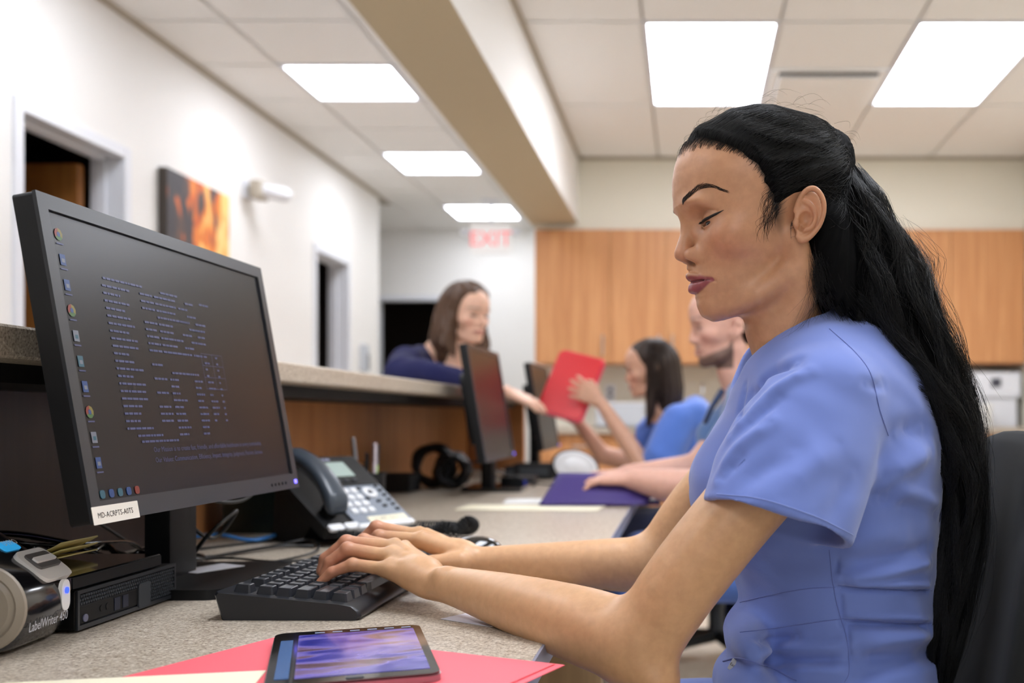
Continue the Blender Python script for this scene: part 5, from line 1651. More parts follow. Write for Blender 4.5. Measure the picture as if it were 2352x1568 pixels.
# strands over the scalp, running back to the tie
hr = np.random.default_rng(21)
cen = np.array([20., 0, 40.])
def scalp_strands(n, side, lift0=.6):
    out = []
    while len(out) < n:
        x = hr.uniform(-40, 124) if hr.random() < .7 else hr.uniform(15, 124); hl0 = float(hairline(np.array([[x, 0, 0.]]))[0]) * -1
        ph = hr.uniform(0, 1); z = hl0 + hr.exponential(14) if hr.random() < .55 else hr.uniform(hl0, 145)
        if z > 146: continue
        y = side * hr.uniform(2, 84)
        p = Vector((x, y, z)); d0 = (p - Vector(cen)).normalized(); loc, nrm, _, _ = bvc.ray_cast(Vector(cen) + d0 * 170, -d0)
        if loc is None or loc.z + float(-0) < -float(hairline(np.array([[loc.x, 0, 0.]]))[0]) - 2 or (abs(loc.y) > 66 and -34 < loc.x < 8 and loc.z < 44) or (loc.x > 8 and loc.z < 6): continue
        p0 = np.array(loc)
        low = p0[2] < 52 and p0[0] < 60
        end = TIE + np.array([hr.normal(0, 4), hr.normal(0, 5) + side * 6, hr.normal(0, 6)]) if (not low or hr.random() < .75) else np.array([-62., side * 46, 30 + hr.normal(0, 12)])
        T_ = np.linspace(0, 1, 15); pth = []
        bow = hr.normal(0, 5) - 9 * np.clip((90 - p0[2]) / 80, 0, 1); wa = hr.uniform(0, 1.6); wp = hr.uniform(0, 6)
        for t_ in T_:
            q0 = p0 * (1 - t_) + end * t_; d_ = q0 - cen; q0 = cen + d_ / (np.linalg.norm(d_) + 1e-6) * 110
            q0[2] += bow * math.sin(math.pi * t_) + wa * math.sin(9 * t_ + wp)
            dirv = Vector(cen - q0); h, nn, _, _ = bvc.ray_cast(Vector(q0), dirv.normalized(), 120)
            if h is None: h, nn, _, _ = bvc.find_nearest(Vector(q0))
            pth.append(np.array(h + nn * (lift0 * (.3 + t_) + abs(wa) * .5 * math.sin(math.pi * t_))))
        pth = np.array(pth)
        jump = np.linalg.norm(np.diff(pth, axis=0), axis=1).max()
        inear = (np.abs(pth[:, 1]) > 69) & (pth[:, 0] > -31) & (pth[:, 0] < 6) & (pth[:, 2] > -24) & (pth[:, 2] < 37)
        if jump < 30 and not inear.any(): out.append(pth)
    return np.array(out)
S1 = np.concatenate([scalp_strands(3600, 1), scalp_strands(900, -1)])
rad = np.interp(np.linspace(0, 1, 15), [0, .12, .9, 1], [.00005, .00020, .00021, .0002])
Vt, qt = tube_arrays(from_local(S1.reshape(-1, 3), HO, HYAW).reshape(S1.shape) + HL, rad[None], 3)
o = npobj('scalp_hair', Vt, qt, M_hair, hero); o['kind'] = 'stuff'
print('scalp strands', _t.time() - _t0)
# the long fall of hair
cl = np.array([(1925, 392, 1.235), (1950, 480, 1.23), (1976, 570, 1.225), (2005, 660, 1.22), (2052, 760, 1.215), (2112, 860, 1.21), (2168, 960, 1.205), (2198, 1060, 1.2), (2205, 1160, 1.195), (2194, 1280, 1.19), (2180, 1400, 1.18), (2162, 1500, 1.17), (2150, 1600, 1.165)], float)
hwu = np.array([44, 78, 100, 128, 104, 84, 66, 54, 46, 44, 42, 34, 20]) * 1.2 / F        # half width across, metres
hwv = np.array([.030, .060, .064, .066, .066, .062, .058, .054, .05, .046, .042, .036, .022])
C3 = catmull(np.array([px(*c) for c in cl]), 8); nC = len(C3)
HU = np.interp(np.linspace(0, len(hwu) - 1, nC), range(len(hwu)), hwu); HV = np.interp(np.linspace(0, len(hwv) - 1, nC), range(len(hwv)), hwv)
TT = np.gradient(C3, axis=0); TT /= np.linalg.norm(TT, axis=1, keepdims=True)
VV = np.tile([0., 1, 0], (nC, 1)); VV -= TT * (VV * TT).sum(1, keepdims=True); VV /= np.linalg.norm(VV, axis=1, keepdims=True)
UU = np.cross(TT, VV); UU *= np.sign(UU[:, :1] + 1e-9)      # +U points away from the body (to +X)
na = 96; a = np.arange(na) * 2 * np.pi / na
sN = np.arange(nC)[:, None] / nC
lump = 1 + .05 * np.sin(a[None] * 7 + 9 * sN * 2) + .035 * np.sin(a[None] * 15 - 11 * sN) + .02 * np.sin(a[None] * 31 + 5 * sN)
Vb = C3[:, None] + lump[..., None] * (HU[:, None, None] * .86 * np.cos(a)[None, :, None] * UU[:, None] + HV[:, None, None] * .90 * np.sin(a)[None, :, None] * VV[:, None])
idx = np.arange(nC * na).reshape(nC, na)
qb = np.stack([idx[:-1], np.roll(idx, -1, 1)[:-1], np.roll(idx, -1, 1)[1:], idx[1:]], -1).reshape(-1, 4)
lk = npobj('long_hair', Vb.reshape(-1, 3) + HL, qb, M_hairb, hero)
def fall(n, spread, rlo, rhi, t0=(0, .25), t1=(.8, 1.0), r=.00021, wave=1.0, edge=False, N=38):
    ang = hr.uniform(0, 2 * np.pi, n); 
    if edge: ang = hr.normal(0, .5, n)
    rr_ = hr.uniform(rlo, rhi, n); ta = hr.uniform(*t0, n); tb_ = hr.uniform(*t1, n)
    # strands travel in locks: quantised angles share a wander
    nl = 26; lock = np.floor(ang / (2 * np.pi) * nl).astype(int) % nl
    lp_ = hr.uniform(0, 6.28, nl)[lock]; la = hr.uniform(.7, 2.0, nl)[lock]
    u = np.linspace(0, 1, N)[None]; t_ = ta[:, None] + (tb_ - ta)[:, None] * u
    fi = t_ * (nC - 1); i0 = np.clip(fi.astype(int), 0, nC - 2); fr = (fi - i0)[..., None]
    I_ = lambda A_: A_[i0] * (1 - fr) + A_[i0 + 1] * fr
    Cc_, U_, V_ = I_(C3), I_(UU), I_(VV); hu = (HU[i0] * (1 - fr[..., 0]) + HU[i0 + 1] * fr[..., 0]); hv = (HV[i0] * (1 - fr[..., 0]) + HV[i0 + 1] * fr[..., 0])
    ja = hr.normal(0, .05, n)[:, None]
    A2 = ang[:, None] + wave * (.20 * la[:, None] * np.sin(t_ * 14 + lp_[:, None]) + .05 * np.sin(t_ * 60 + hr.uniform(0, 6.28, n)[:, None])) + ja * u
    R2 = rr_[:, None] * (1 + .10 * np.sin(t_ * 21 + lp_[:, None] * 2) + spread * hr.normal(0, 1, n)[:, None] * u ** 2)
    if edge: R2 = R2 + (.10 + .10 * np.sin(t_ * 30 + hr.uniform(0, 6.28, n)[:, None])) * hr.uniform(0, 1, n)[:, None]
    Pth = Cc_ + (hu * R2 * np.cos(A2))[..., None] * U_ + (hv * R2 * np.sin(A2))[..., None] * V_
    rad_ = r * np.interp(u[0], [0, .05, .8, 1], [.5, 1, 1, .25])
    return Pth, np.tile(rad_[None], (n, 1))
F1, R1 = fall(5600, .06, .84, 1.03)
F2, R2_ = fall(520, .22, .95, 1.22, edge=True, r=.00016, wave=1.3, t0=(.12, .6), t1=(.5, 1))
F3, R3_ = fall(500, .10, .95, 1.10, t0=(.0, .5), t1=(.6, 1), r=.00018, wave=1.6)
Vt, qt = tube_arrays(np.concatenate([F1, F2, F3]) + HL, np.concatenate([R1, R2_, R3_]), 3)
o = npobj('loose_hair', Vt, qt, M_hair, hero); o['kind'] = 'stuff'
# wisps round the nape, temple and crown
S = []
def wisp(p0, p1, bow, n=12):
    p0, p1 = np.array(p0, float), np.array(p1, float); u = np.linspace(0, 1, n)[:, None]
    return p0 * (1 - u) + p1 * u + np.array(bow) * np.sin(np.pi * u)
for i in range(420):
    a0 = hr.uniform(0, 1); p0_ = (-18 - 34 * a0 + hr.normal(0, 2), 66 + hr.normal(0, 4), -40 - 20 * a0 + hr.normal(0, 10))
    S.append(wisp(p0_, (p0_[0] - 26 - 20 * a0 + hr.normal(0, 7), 54 + hr.normal(0, 8), p0_[2] - 44 - 14 * a0 + hr.normal(0, 8)), (hr.normal(5, 4), 5, hr.normal(-4, 5))))
for i in range(22): S.append(wisp((-24 + hr.normal(0, 4), 64, -60 + hr.normal(0, 8)), (2 + hr.normal(0, 8), 58 + hr.normal(0, 6), -124 + hr.normal(0, 10)), (hr.normal(-8, 5), 6, hr.normal(0, 5))))
for i in range(150):
    x = hr.uniform(14, 36); p = onhead((x, 76, hr.uniform(-4, 36)), .5); S.append(np.array([onhead(q, .4) if q[0] > 9 else q + [0, 0, 0] for q in wisp(p, p + np.array([abs(hr.normal(3, 3)), 0, hr.uniform(-26, -8)]), (abs(hr.normal(2, 3)), 0, 0))]))
for i in range(900):
    x = hr.uniform(22, 123); z = -float(hairline(np.array([[x, 0, 0.]]))[0]) + hr.normal(-2, 3.5); d0 = Vector((x, hr.uniform(0, 84), z)) - Vector(cen); d0.normalize()
    loc, nn, _, _ = bvc.ray_cast(Vector(cen) + d0 * 170, -d0)
    if loc is None or abs(loc.z + float(hairline(np.array([[loc.x, 0, 0.]]))[0])) > 9 or (abs(loc.y) > 66 and loc.x < 8): continue
    p = np.array(loc); dr = TIE - p; dr[2] += hr.normal(30, 25); dr /= np.linalg.norm(dr); ln = hr.uniform(9, 24); pth = []
    for k in range(12):
        q_l = p + dr * ln * k / 11; dd = q_l - cen; dd /= np.linalg.norm(dd); h, nn, _, _ = bvc.ray_cast(Vector(cen + dd * 170), Vector(-dd))
        pth.append(np.array(h + nn * (.2 + .9 * math.sin(math.pi * k / 11) * hr.uniform(.8, 1.2))) if h is not None else q_l)
    S.append(np.array(pth))
for i in range(60):
    th = hr.uniform(.3, 2.9); c = np.array([21 + 106 * math.cos(th), hr.uniform(-20, 50), 58 + 88 * math.sin(th)]); q = np.array([-60 * math.sin(th) - 20, hr.normal(0, 10), 30 * math.cos(th)])
    S.append(wisp(c, c + q * hr.uniform(.2, .5) + [0, 0, hr.uniform(0, 5)], (math.cos(th) * hr.uniform(0, 8), hr.normal(0, 6), math.sin(th) * hr.uniform(2, 10))))
S = np.array(S); Vt, qt = tube_arrays(from_local(S.reshape(-1, 3), HO, HYAW).reshape(S.shape) + HL, np.interp(np.linspace(0, 1, 12), [0, .5, 1], [.00014, .00013, .00004])[None], 3)
o = npobj('wispy_hair', Vt, qt, M_hair, hero); o['kind'] = 'stuff'
# wrapped lock that holds the half-up hair
pts = [(-52, 44, 104), (-62, 34, 106), (-74, 20, 104), (-82, 4, 98), (-80, -14, 96)]
S = []
for i in range(160):
    o_ = hr.normal(0, 2.0, 3); S.append(catmull(np.array(pts) + o_ + np.array([[0, 0, 2 * math.sin(k + i)] for k in range(5)]), 4))
S = np.array(S); Vt, qt = tube_arrays(from_local(S.reshape(-1, 3), HO, HYAW).reshape(S.shape) + HL, np.full((1, S.shape[1]), .0003), 3)
npobj('hair_wrap', Vt, qt, M_hair, hero)['kind'] = 'stuff'
print('hair done', _t.time() - _t0)
# ================================================================== office chairs
M_fab = cloth('black chair fabric', (17, 20, 22), 400, .95, .02)
def make_chair(x, y, yaw, label, seat=.46, lean=.16, wid=.46, hgt=.56, back=None):
    """office chair; yaw 0 faces -X"""
    r = empty('office_chair', (x, y, 0), (0, 0, yaw)); tag(r, label, 'chair', 'black office chairs')
    def pad(name, sx, sy, sz, M, curve=0.0):
        b = B(); bmesh.ops.create_cube(b, size=2); bmesh.ops.subdivide_edges(b, edges=b.edges[:], cuts=9, use_grid_fill=True)
        for v_ in b.verts:
            p = v_.co; n_ = Vector((math.copysign(abs(p.x) ** 1, p.x), p.y, p.z)); l4 = (abs(p.x) ** 5 + abs(p.y) ** 5 + abs(p.z) ** 5) ** (1 / 5)
            q = p / l4 * max(abs(p.x), abs(p.y), abs(p.z)); rr_ = (abs(q.x) ** 2.6 + abs(q.y) ** 2.6) ** (1 / 2.6) if True else 1
            k = max(abs(q.x), abs(q.y)); s_ = (k / rr_) if rr_ > 1e-6 else 1
            q.x *= s_; q.y *= s_
            v_.co = M @ Vector((q.x * sx, q.y * sy, q.z * sz + curve * (q.y ** 2)))
        return obj(name, b, M_fab, r, True)
    pad('seat', .235, .235, .045, Matrix.Translation((0, 0, seat - .045)))
    Mb = Matrix.Translation(back or (.235, 0, seat + .30)) @ Matrix.Rotation(lean, 4, 'Y') @ Matrix(((0, 0, 1, 0), (0, 1, 0, 0), (1, 0, 0, 0), (0, 0, 0, 1)))
    pad('backrest', hgt / 2, wid / 2, .035, Mb, -.045)
    b = B(); box(b, (.10, -.03, seat - .115), (.27, .03, seat - .095), bevel=.004); box(b, (.25, -.03, seat - .115), (.275, .03, seat + .20), bevel=.004); obj('back_bracket', b, M_black, r)
    b = B(); box(b, (-.1, -.1, seat - .115), (.1, .1, seat - .088), bevel=.01); obj('mechanism', b, M_black, r)
    b = B(); cyl(b, (0, 0, .09), (0, 0, seat - .11), .028); cyl(b, (0, 0, .09), (0, 0, .25), .038); obj('gas_column', b, M_grey, r, 30)
    for k in range(5):
        a_ = k * 2 * math.pi / 5; c_, s_ = math.cos(a_), math.sin(a_)
        b = B(); cyl(b, (.02 * c_, .02 * s_, .10), (.28 * c_, .28 * s_, .075), .026, .016, 12); lg = obj('leg', b, M_black, r, 40)
        b = B(); Mw = Matrix.Translation((.28 * c_, .28 * s_, .03)) @ Matrix.Rotation(a_, 4, 'Z')
        for q_ in (-.016, .016): cyl(b, Mw @ Vector((0, q_ - .009, 0)), Mw @ Vector((0, q_ + .009, 0)), .0295, seg=18)
        cyl(b, Mw @ Vector((0, 0, .0)), Mw @ Vector((0, 0, .045)), .007, seg=8); obj('caster', b, M_black, lg, 30)
    return r
make_chair(.170, 1.25, 0, 'black office chair with rounded padded back, at the right edge behind the long black hair', lean=.15, wid=.50, hgt=.60, back=(.205, 0, .665))
make_chair(.34, 2.86, .1, 'black office chair the bearded man sits on', seat=.46, hgt=.42, back=(.26, 0, .70))
make_chair(.12, 4.10, .0, 'black office chair of the seated nurse holding the red folder', seat=.46, hgt=.40, back=(.27, 0, .70))

# ================================================================== people further back
def figure(label, O, yaw, hscale, skin_rgb, build, garments, hair=None, beard=None, male=False, box_lo=None, box_hi=None, base=(0, 0, 0), seed=1):
    root = empty('person', base); tag(root, label, 'person'); H_ = -np.array(base)
    rs = 4.5
    V1, Q1 = surface(lambda P: head_sdf(P, male=male, detail=False), (-110, -100, -215), (140, 100, 150), rs)
    t1 = np.tile(lin(skin_rgb), (len(V1), 1)); ya1 = np.abs(V1[:, 1])
    def m1(mask, rgb):
        nonlocal t1
        k = np.clip(mask, 0, 1)[:, None]; t1 = t1 * (1 - k) + lin(rgb) * k
    P1 = V1.astype(np.float32).copy(); P1[:, 1] = ya1
    lp_ = np.minimum(chain(P1, [(106, 0, -57), (97, 15, -58.5), (86, 27, -61)], [4, 4, 2]), chain(P1, [(102, 0, -68), (96, 16, -66), (87, 26, -62)], [6.4, 5, 2]))
    m1(.75 * np.clip(1.3 - lp_ / 2.0, 0, 1), (176, 92, 90) if not male else (172, 112, 100))
    gg = lambda c, r: np.exp(-(((V1[:, 0] - c[0]) / r[0]) ** 2 + ((ya1 - c[1]) / r[1]) ** 2 + ((V1[:, 2] - c[2]) / r[2]) ** 2))
    m1(1.3 * gg((96, 33, 3), (20, 13, 5)), (30, 18, 16)); m1(1.1 * (gg((104, 26, 30), (20, 13, 4)) + gg((90, 42, 33), (20, 12, 4))), (48, 32, 26))
    m1(.35 * gg((80, 46, -28), (26, 20, 20)), (224, 130, 116))
    if beard:
        bz = np.interp(V1[:, 0], [0, 20, 60, 80, 110], [-20, -45, -62, -72, -74]); m1(.85 * np.clip((bz - V1[:, 2]) / 10, 0, 1) * (V1[:, 0] > 2) * (V1[:, 2] > -112), beard)
        m1(.75 * gg((106, 12, -50), (12, 18, 5)), beard)
    W1 = from_local(V1, O, yaw, hscale)
    V2, Q2 = surface(build, box_lo, box_hi, .0042)
    c2 = np.tile(lin(skin_rgb), (len(V2), 1))
    bd = npobj('body', np.concatenate([W1, V2]) + H_, np.concatenate([Q1, Q2 + len(V1)]), skin_mat('skin tone %d' % seed, skin_rgb), root); vcol(bd, np.concatenate([t1, c2]))
    for nm, f, lo, hi, mt in garments:
        v_, q_ = surface(f, lo, hi, .0065); npobj(nm, v_ + H_, q_, mt, root)
    for nm, f, mt in hair or []:
        v_, q_ = surface(f, (-140, -125, -330), (140, 125, 165), 4.5); hq = npobj(nm, from_local(v_, O, yaw, hscale) + H_, q_, mt, root)
    return root, H_


def hair_strands(root, H_, O, yaw, scale, m, n, length, rng_, x0=-95, x1=45, yw=84, top=150, wave=10, part=0):
    """strands from the crown falling over the sides and back"""
    S = []
    for i in range(n):
        th = rng_.uniform(-2.6, 2.6); az = rng_.uniform(.1, 1.0)
        d0 = np.array([-math.cos(th) * .9, math.sin(th), 0])
        u = np.linspace(0, 1, 16); rad_ = np.array([98, 82]) * rng_.uniform(.99, 1.10)
        drop = length * rng_.uniform(.75, 1.05)
        x = 8 + d0[0] * rad_[0] * np.sin(np.clip(u * 3.4, 0, 1.57)) ** .8; y = d0[1] * rad_[1] * np.sin(np.clip(u * 3.4, 0, 1.57)) ** .8
        z = 62 + 86 * np.cos(np.clip(u * 3.4, 0, 1.57)) - np.clip(u - .46, 0, 1) / .54 * drop
        x = x + wave * np.sin(u * 7 + i % 9) * u; y = y * (1 + .12 * np.sin(u * 6 + i % 7) * u)
        if d0[0] * 98 + 8 > x1: continue
        S.append(np.stack([x, y, z], 1))
    S = np.array(S); Vt, qt = tube_arrays(from_local(S.reshape(-1, 3), O, yaw, scale).reshape(S.shape) + H_, np.interp(np.linspace(0, 1, 16), [0, .8, 1], [.0011, .0011, .0004])[None], 3)
    o = npobj('hair_strands', Vt, qt, m, root); o['kind'] = 'stuff'


def wave_cloth(P, a=.003): return a * np.sin(P[:, 0] * 42 + 2.5 * np.sin(P[:, 2] * 23)) * np.sin(P[:, 2] * 37 + 2 * np.sin(P[:, 1] * 30))


def simple_hand(P, wrist, d, nrm, side, s=1.0, curl=.5, spread=.22):
    """hand at wrist pointing along d, back of the hand along nrm; side = direction of the thumb"""
    d, nrm, side = [np.asarray(q, float) / np.linalg.norm(q) for q in (d, nrm, side)]
    w_ = np.asarray(wrist, float); fs = []
    for i, (off, ln) in enumerate(((.027, .068), (.009, .076), (-.009, .071), (-.026, .056))):
        k = w_ + d * (.085 - abs(i - 1) * .004) * s + side * off * s
        dd = d + side * spread * (1.2 - i * .8) * .5; dd /= np.linalg.norm(dd)
        p1 = k + dd * ln * .45 * s - nrm * ln * .12 * curl * s; p2 = p1 + dd * ln * .30 * s - nrm * ln * .30 * curl * s; p3 = p2 + dd * ln * .18 * s - nrm * ln * .30 * curl * s
        fs.append([k, p1, p2, p3])
    th = [w_ + d * .022 * s + side * .018 * s, w_ + d * .05 * s + side * .045 * s - nrm * .008 * s, w_ + d * .075 * s + side * .055 * s - nrm * .014 * s, w_ + d * .095 * s + side * .052 * s - nrm * .02 * s]
    return hand_sdf(P, w_ + d * .015, None, 0, fs, th, s)


# ---- seated nurse (blue scrubs), reaching for the red folder
M_scrub2 = cloth('bright blue scrub cloth', (92, 132, 222)); M_navyp = cloth('navy trousers', (30, 36, 66))
BO = np.array([-.135, 4.10, 1.158]); BY = -.10
bl = lambda x, y, z: tuple(from_local([[x, y, z]], BO, BY, .95)[0])
R_el, R_wr = px(1385, 1045, 4.25), px(1325, 965, 4.20)
L_el, L_wr = px(1490, 1088, 3.93), px(1380, 925, 3.98)
def bodyB(P):
    d = chain(P, [(-.07, 4.1, 1.03), (.0, 4.1, .93)], [.045, .07])
    d = smin(d, chain(P, [px(1560, 985, 3.92), px(1530, 1060, 3.92), L_el], [.048, .042, .038]), .02)
    d = smin(d, chain(P, [L_el, (L_el + L_wr) / 2 + [0, 0, .0], L_wr], [.038, .035, .023]), .012)
    d = smin(d, chain(P, [px(1500, 985, 4.25), px(1450, 1060, 4.25), R_el], [.048, .042, .038]), .02)
    d = smin(d, chain(P, [R_el, R_wr], [.036, .023]), .012)
    h1 = simple_hand(P, L_wr, (-.80, .05, .50), (.10, -.95, .2), (.45, 0, .8), .95, .25, .5)
    h2 = simple_hand(P, R_wr, (-.7, .0, .55), (-.3, .6, -.5), (.3, -.2, .8), .95, .6)
    return smin(smin(d, h1, .008), h2, .008)
def topB(P):
    d = ell(P, (.03, 4.10, .86), (.105, .15, .17), rot('Y', .1)); d = smin(d, ell(P, (.05, 4.10, .68), (.11, .15, .15)), .06)
    d = smin(d, chain(P, [(.035, 3.96, .985), (.02, 4.10, 1.01), (.035, 4.24, .985)], [.055, .055, .055]), .04)
    for y in (4.03, 4.17): d = smin(d, ell(P, (-.045, y, .88), (.06, .06, .055)), .04)
    d = smin(d, chain(P, [px(1560, 965, 3.94), px(1525, 1045, 3.93)], [.066, .078]), .03)
    d = smin(d, chain(P, [px(1510, 975, 4.25), px(1470, 1030, 4.25)], [.06, .068]), .03)
    d = d - .003 - wave_cloth(P)
    return smax(smax(d, -cap(P, (-.02, 4.1, 1.10), (-.06, 4.1, .98), .05, .02), .01), -(P[:, 2] - .52), .01)
def legsB(P):
    d = None
    for y in (4.02, 4.18):
        c = chain(P, [(.08, y, .54), (-.30, y - .02, .54), (-.34, y - .02, .48), (-.32, y - .02, .08)], [.085, .065, .058, .05]); d = c if d is None else smin(d, c, .02)
    return smin(d, ell(P, (.08, 4.1, .56), (.13, .16, .09)), .03)
M_hairB = mat('dark brown hair', (52, 38, 30), .45, spec=.35)
def hairB(P):
    d = ell(P, (14, 0, 60), (106, 82, 88), rot('Y', .1)); d = smin(d, chain(P, [(-40, 0, 30), (-60, 0, -60), (-62, 0, -160), (-40, 30, -235)], [76, 66, 56, 30]), 30)
    d = smin(d, chain(P, [(-6, 58, 20), (-6, 62, -60), (10, 66, -150), (16, 66, -215)], [28, 26, 24, 14]), 20)
    d = d - 2.5 * np.sin(np.arctan2(P[:, 1], P[:, 0] + 20) * 17 + P[:, 2] * .02)
    h = np.interp(P[:, 0], [-60, 8, 30, 60, 95, 122], [-300, -300, 20, 70, 98, 92]); h = np.where(P[:, 0] < 26, -300, h)
    return d + np.clip(6 - (P[:, 2] - h) * .5, 0, 40)
rB, HB = figure('seated woman in bright blue scrubs with long brown hair, receiving the red folder', BO, BY, .95, (222, 172, 144), bodyB,
    [('scrub_top', topB, (-.22, 3.78, .48), (.22, 4.40, 1.12), M_scrub2), ('trousers', legsB, (-.46, 3.9, .02), (.24, 4.3, .68), M_navyp)],
    [('hair', hairB, M_hairB)], None, False, (-.62, 3.78, .66), (.16, 4.40, 1.14), (.03, 4.10, 0), 2)
hair_strands(rB, HB, BO, BY, .95, M_hairB, 700, 200, np.random.default_rng(4), x1=20)

# ---- bearded man in blue scrubs, writing
M_scrub3 = cloth('steel blue scrub cloth', (84, 122, 178)); M_ctrim = cloth('dark blue collar trim', (40, 62, 100))
CO = np.array([.128, 2.92, 1.228]); CY = .05
C_el1, C_wr1 = px(1610, 1120, 2.72), px(1455, 1100, 2.80)
C_el2, C_wr2 = px(1600, 1075, 3.02), px(1440, 1090, 2.98)
def bodyC(P):
    d = chain(P, [(.16, 2.92, 1.10), (.18, 2.92, .97)], [.06, .08])
    d = smin(d, chain(P, [px(1750, 960, 2.74), px(1680, 1060, 2.70), C_el1], [.06, .052, .047]), .02)
    d = smin(d, chain(P, [C_el1, (C_el1 + C_wr1) / 2 - [0, 0, .006], C_wr1], [.050, .046, .029]), .012)
    d = smin(d, chain(P, [px(1720, 960, 3.08), px(1650, 1020, 3.06), C_el2], [.06, .05, .044]), .02)
    d = smin(d, chain(P, [C_el2, C_wr2], [.044, .029]), .012)
    h1 = simple_hand(P, C_wr1, (-.95, .15, .0), (0, -.2, 1), (0, 1, .1), 1.05, .6); h2 = simple_hand(P, C_wr2, (-.95, -.1, .0), (0, -.1, 1), (-.2, -1, 0), 1.05, .6)
    return smin(smin(d, h1, .008), h2, .008)
def topC(P):
    d = ell(P, (.20, 2.92, .86), (.135, .19, .21), rot('Y', .12)); d = smin(d, ell(P, (.24, 2.92, .66), (.14, .18, .18)), .06)
    d = smin(d, chain(P, [(.18, 2.74, 1.00), (.165, 2.92, 1.04), (.18, 3.10, 1.00)], [.065, .062, .065]), .04)
    d = smin(d, chain(P, [px(1745, 950, 2.74), px(1690, 1040, 2.70)], [.078, .086]), .03); d = smin(d, chain(P, [px(1715, 940, 3.10), px(1660, 1010, 3.08)], [.072, .078]), .03)
    d = d - .003 - wave_cloth(P)
    return smax(smax(d, -cap(P, (.12, 2.92, 1.13), (.05, 2.92, .99), .066, .02), .01), -(P[:, 2] - .5), .01)
def legsC(P):
    d = None
    for y, o_ in ((2.80, 0), (3.02, .03)):
        c = chain(P, [(.26, y, .56), (-.10 - o_, y - .04, .565), (-.14 - o_, y - .05, .50), (-.09 - o_, y - .05, .08)], [.10, .080, .070, .06]); d = c if d is None else smin(d, c, .02)
    return smin(d, ell(P, (.25, 2.92, .58), (.15, .18, .10)), .03)
M_hairC = mat('short brown hair', (58, 44, 36), .6, spec=.2)
def hairC(P):
    d = ell(P, (18, 0, 60), (104, 78, 86), rot('Y', .1)); d = smin(d, ell(P, (-40, 0, 20), (44, 64, 60)), 20)
    h = np.interp(P[:, 0], [-60, -36, -22, 4, 24, 34, 60, 100, 122], [-60, -50, 30, 38, 24, 50, 90, 100, 96]); return d + np.clip(5 - (P[:, 2] - h) * .35, 0, 30)
rC, HC = figure('bearded man in steel blue scrubs behind the dark-haired nurse, forearms on the desk', CO, CY, 1.0, (222, 172, 152), bodyC,
    [('scrub_top', topC, (-.10, 2.5, .46), (.42, 3.34, 1.16), M_scrub3), ('trousers', legsC, (-.34, 2.6, .02), (.46, 3.2, .72), M_scrub2)],
    [('hair', hairC, M_hairC)], (62, 44, 36), True, (-.34, 2.52, .66), (.34, 3.30, 1.20), (.22, 2.92, 0), 3)
b = B(); Vt = catmull([(.10, 2.865, 1.055), (.07, 2.88, 1.01), (.05, 2.92, .965), (.07, 2.96, 1.01), (.10, 2.985, 1.06)], 6); V_, q_ = tube_arrays(Vt[None] + HC, np.full((1, len(Vt)), .008), 6); npobj('collar_trim', V_, q_, M_ctrim, rC); b.free()

# ---- standing woman in navy sweater, leaning on the counter
M_navy = cloth('navy blue knit', (22, 25, 76), 300, .95, .03); M_jean = cloth('dark skirt', (30, 30, 36))
AO = np.array([-.880, 4.00, 1.368]); AY = math.pi - .66
A_el, A_wr = np.array([-.93, 3.72, 1.135]), px(1165, 900, 3.86)
def bodyA(P):
    d = chain(P, [(-.96, 4.05, 1.30), (-1.05, 4.10, 1.17)], [.045, .07])
    d = smin(d, chain(P, [(-1.06, 4.10, 1.17), (-1.08, 3.88, 1.17), A_el, A_wr], [.04, .035, .036, .024]), .012)
    h1 = simple_hand(P, A_wr, (.85, .10, -.35), (.0, -.5, .8), (.1, .9, .3), .98, .5)
    d = smin(d, h1, .008)
    d = smin(d, chain(P, [(-1.06, 4.10, 1.17), (-1.08, 4.32, 1.16), (-.98, 4.16, 1.11)], [.04, .035, .026]), .01)
    return smin(d, simple_hand(P, np.array([-.96, 4.14, 1.105]), (.9, -.1, -.05), (0, 0, 1), (0, -1, 0), .95, .3), .01)
def topA(P):
    d = chain(P, [(-1.09, 4.12, 1.13), (-1.24, 4.16, .98), (-1.33, 4.18, .80)], [.120, .13, .125])
    d = smin(d, chain(P, [(-1.08, 3.92, 1.185), (-1.06, 4.11, 1.205), (-1.06, 4.30, 1.185)], [.062, .06, .062]), .05)
    d = smin(d, chain(P, [(-1.08, 3.91, 1.18), (-1.07, 3.79, 1.145), A_el, A_el * .45 + A_wr * .55], [.066, .060, .050, .036]), .03)
    d = smin(d, chain(P, [(-1.08, 4.32, 1.18), (-1.10, 4.38, 1.14), (-.99, 4.2, 1.125)], [.06, .055, .042]), .03)
    return smax(d - wave_cloth(P, .004), -(P[:, 2] - .72), .01)
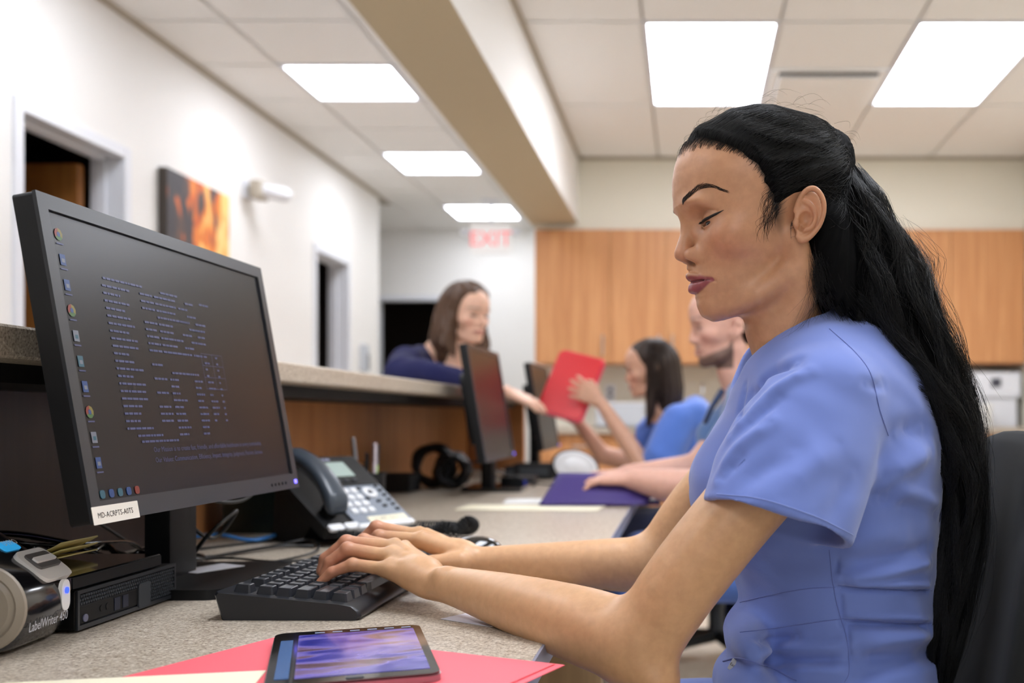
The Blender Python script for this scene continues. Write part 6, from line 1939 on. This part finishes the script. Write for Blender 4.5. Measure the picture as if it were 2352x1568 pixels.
def legsA(P):
    d = smin(ell(P, (-1.34, 4.18, .80), (.15, .18, .16)), chain(P, [(-1.36, 4.09, .78), (-1.40, 4.08, .45), (-1.42, 4.08, .06)], [.09, .065, .045]), .04)
    return smin(d, chain(P, [(-1.36, 4.27, .78), (-1.38, 4.28, .45), (-1.38, 4.28, .06)], [.09, .065, .045]), .03)
M_hairA = mat('warm brown hair', (84, 60, 44), .42, spec=.4)
def hairA(P):
    d = ell(P, (10, 0, 62), (112, 94, 94), rot('Y', .1)); d = smin(d, chain(P, [(-44, 0, 20), (-84, 0, -70), (-104, 0, -140)], [90, 90, 66]), 30)
    for s in (1, -1): d = smin(d, chain(P, [(0, s * 64, 30), (2, s * 82, -50), (10, s * 88, -110), (38, s * 74, -150)], [30, 34, 34, 16]), 20)
    d = d - 3.5 * np.sin(np.arctan2(P[:, 1], P[:, 0] + 20) * 15 + 1.2 * np.sin(P[:, 2] * .05))
    h = np.interp(P[:, 0], [28, 44, 70, 100, 122], [-30, 40, 84, 98, 92]); h = np.where(P[:, 0] < 28, -330, h)
    return d + np.clip(6 - (P[:, 2] - h) * .5, 0, 40)
rA, HA = figure('standing woman in a navy sweater with wavy brown hair, leaning over the counter', AO, AY, .95, (238, 192, 166), bodyA,
    [('sweater', topA, (-1.56, 3.6, .68), (-.62, 4.5, 1.30), M_navy), ('skirt', legsA, (-1.56, 3.9, .0), (-1.12, 4.42, .98), M_jean)],
    [('hair', hairA, M_hairA)], None, False, (-1.24, 3.6, .98), (-.44, 4.42, 1.38), (-1.3, 4.18, 0), 4)
hair_strands(rA, HA, AO, AY, .95, M_hairA, 800, 165, np.random.default_rng(9), x1=24, wave=14)
# red folder handed across the counter
Mr = basis(px(1310, 884, 4.08), (.92, -.30, -.24), (.50, .25, .87))
rd = empty('document_case', px(1310, 884, 4.08)); tag(rd, 'glossy red document case passed between the two women', 'folder')
Mr2 = Matrix.Translation(-rd.location) @ Mr
b = B(); rbox(b, 0, 0, .195, .272, -.008, .006, .022, 6, M=Mr2); obj('shell', b, mat('red plastic', (226, 44, 52), .3), rd, 30)
b = B(); rbox(b, 0, 0, .208, .285, -.014, -.006, .026, 6, M=Mr2); obj('rim', b, mat('pink translucent rim', (250, 84, 116), .3), rd, 30)
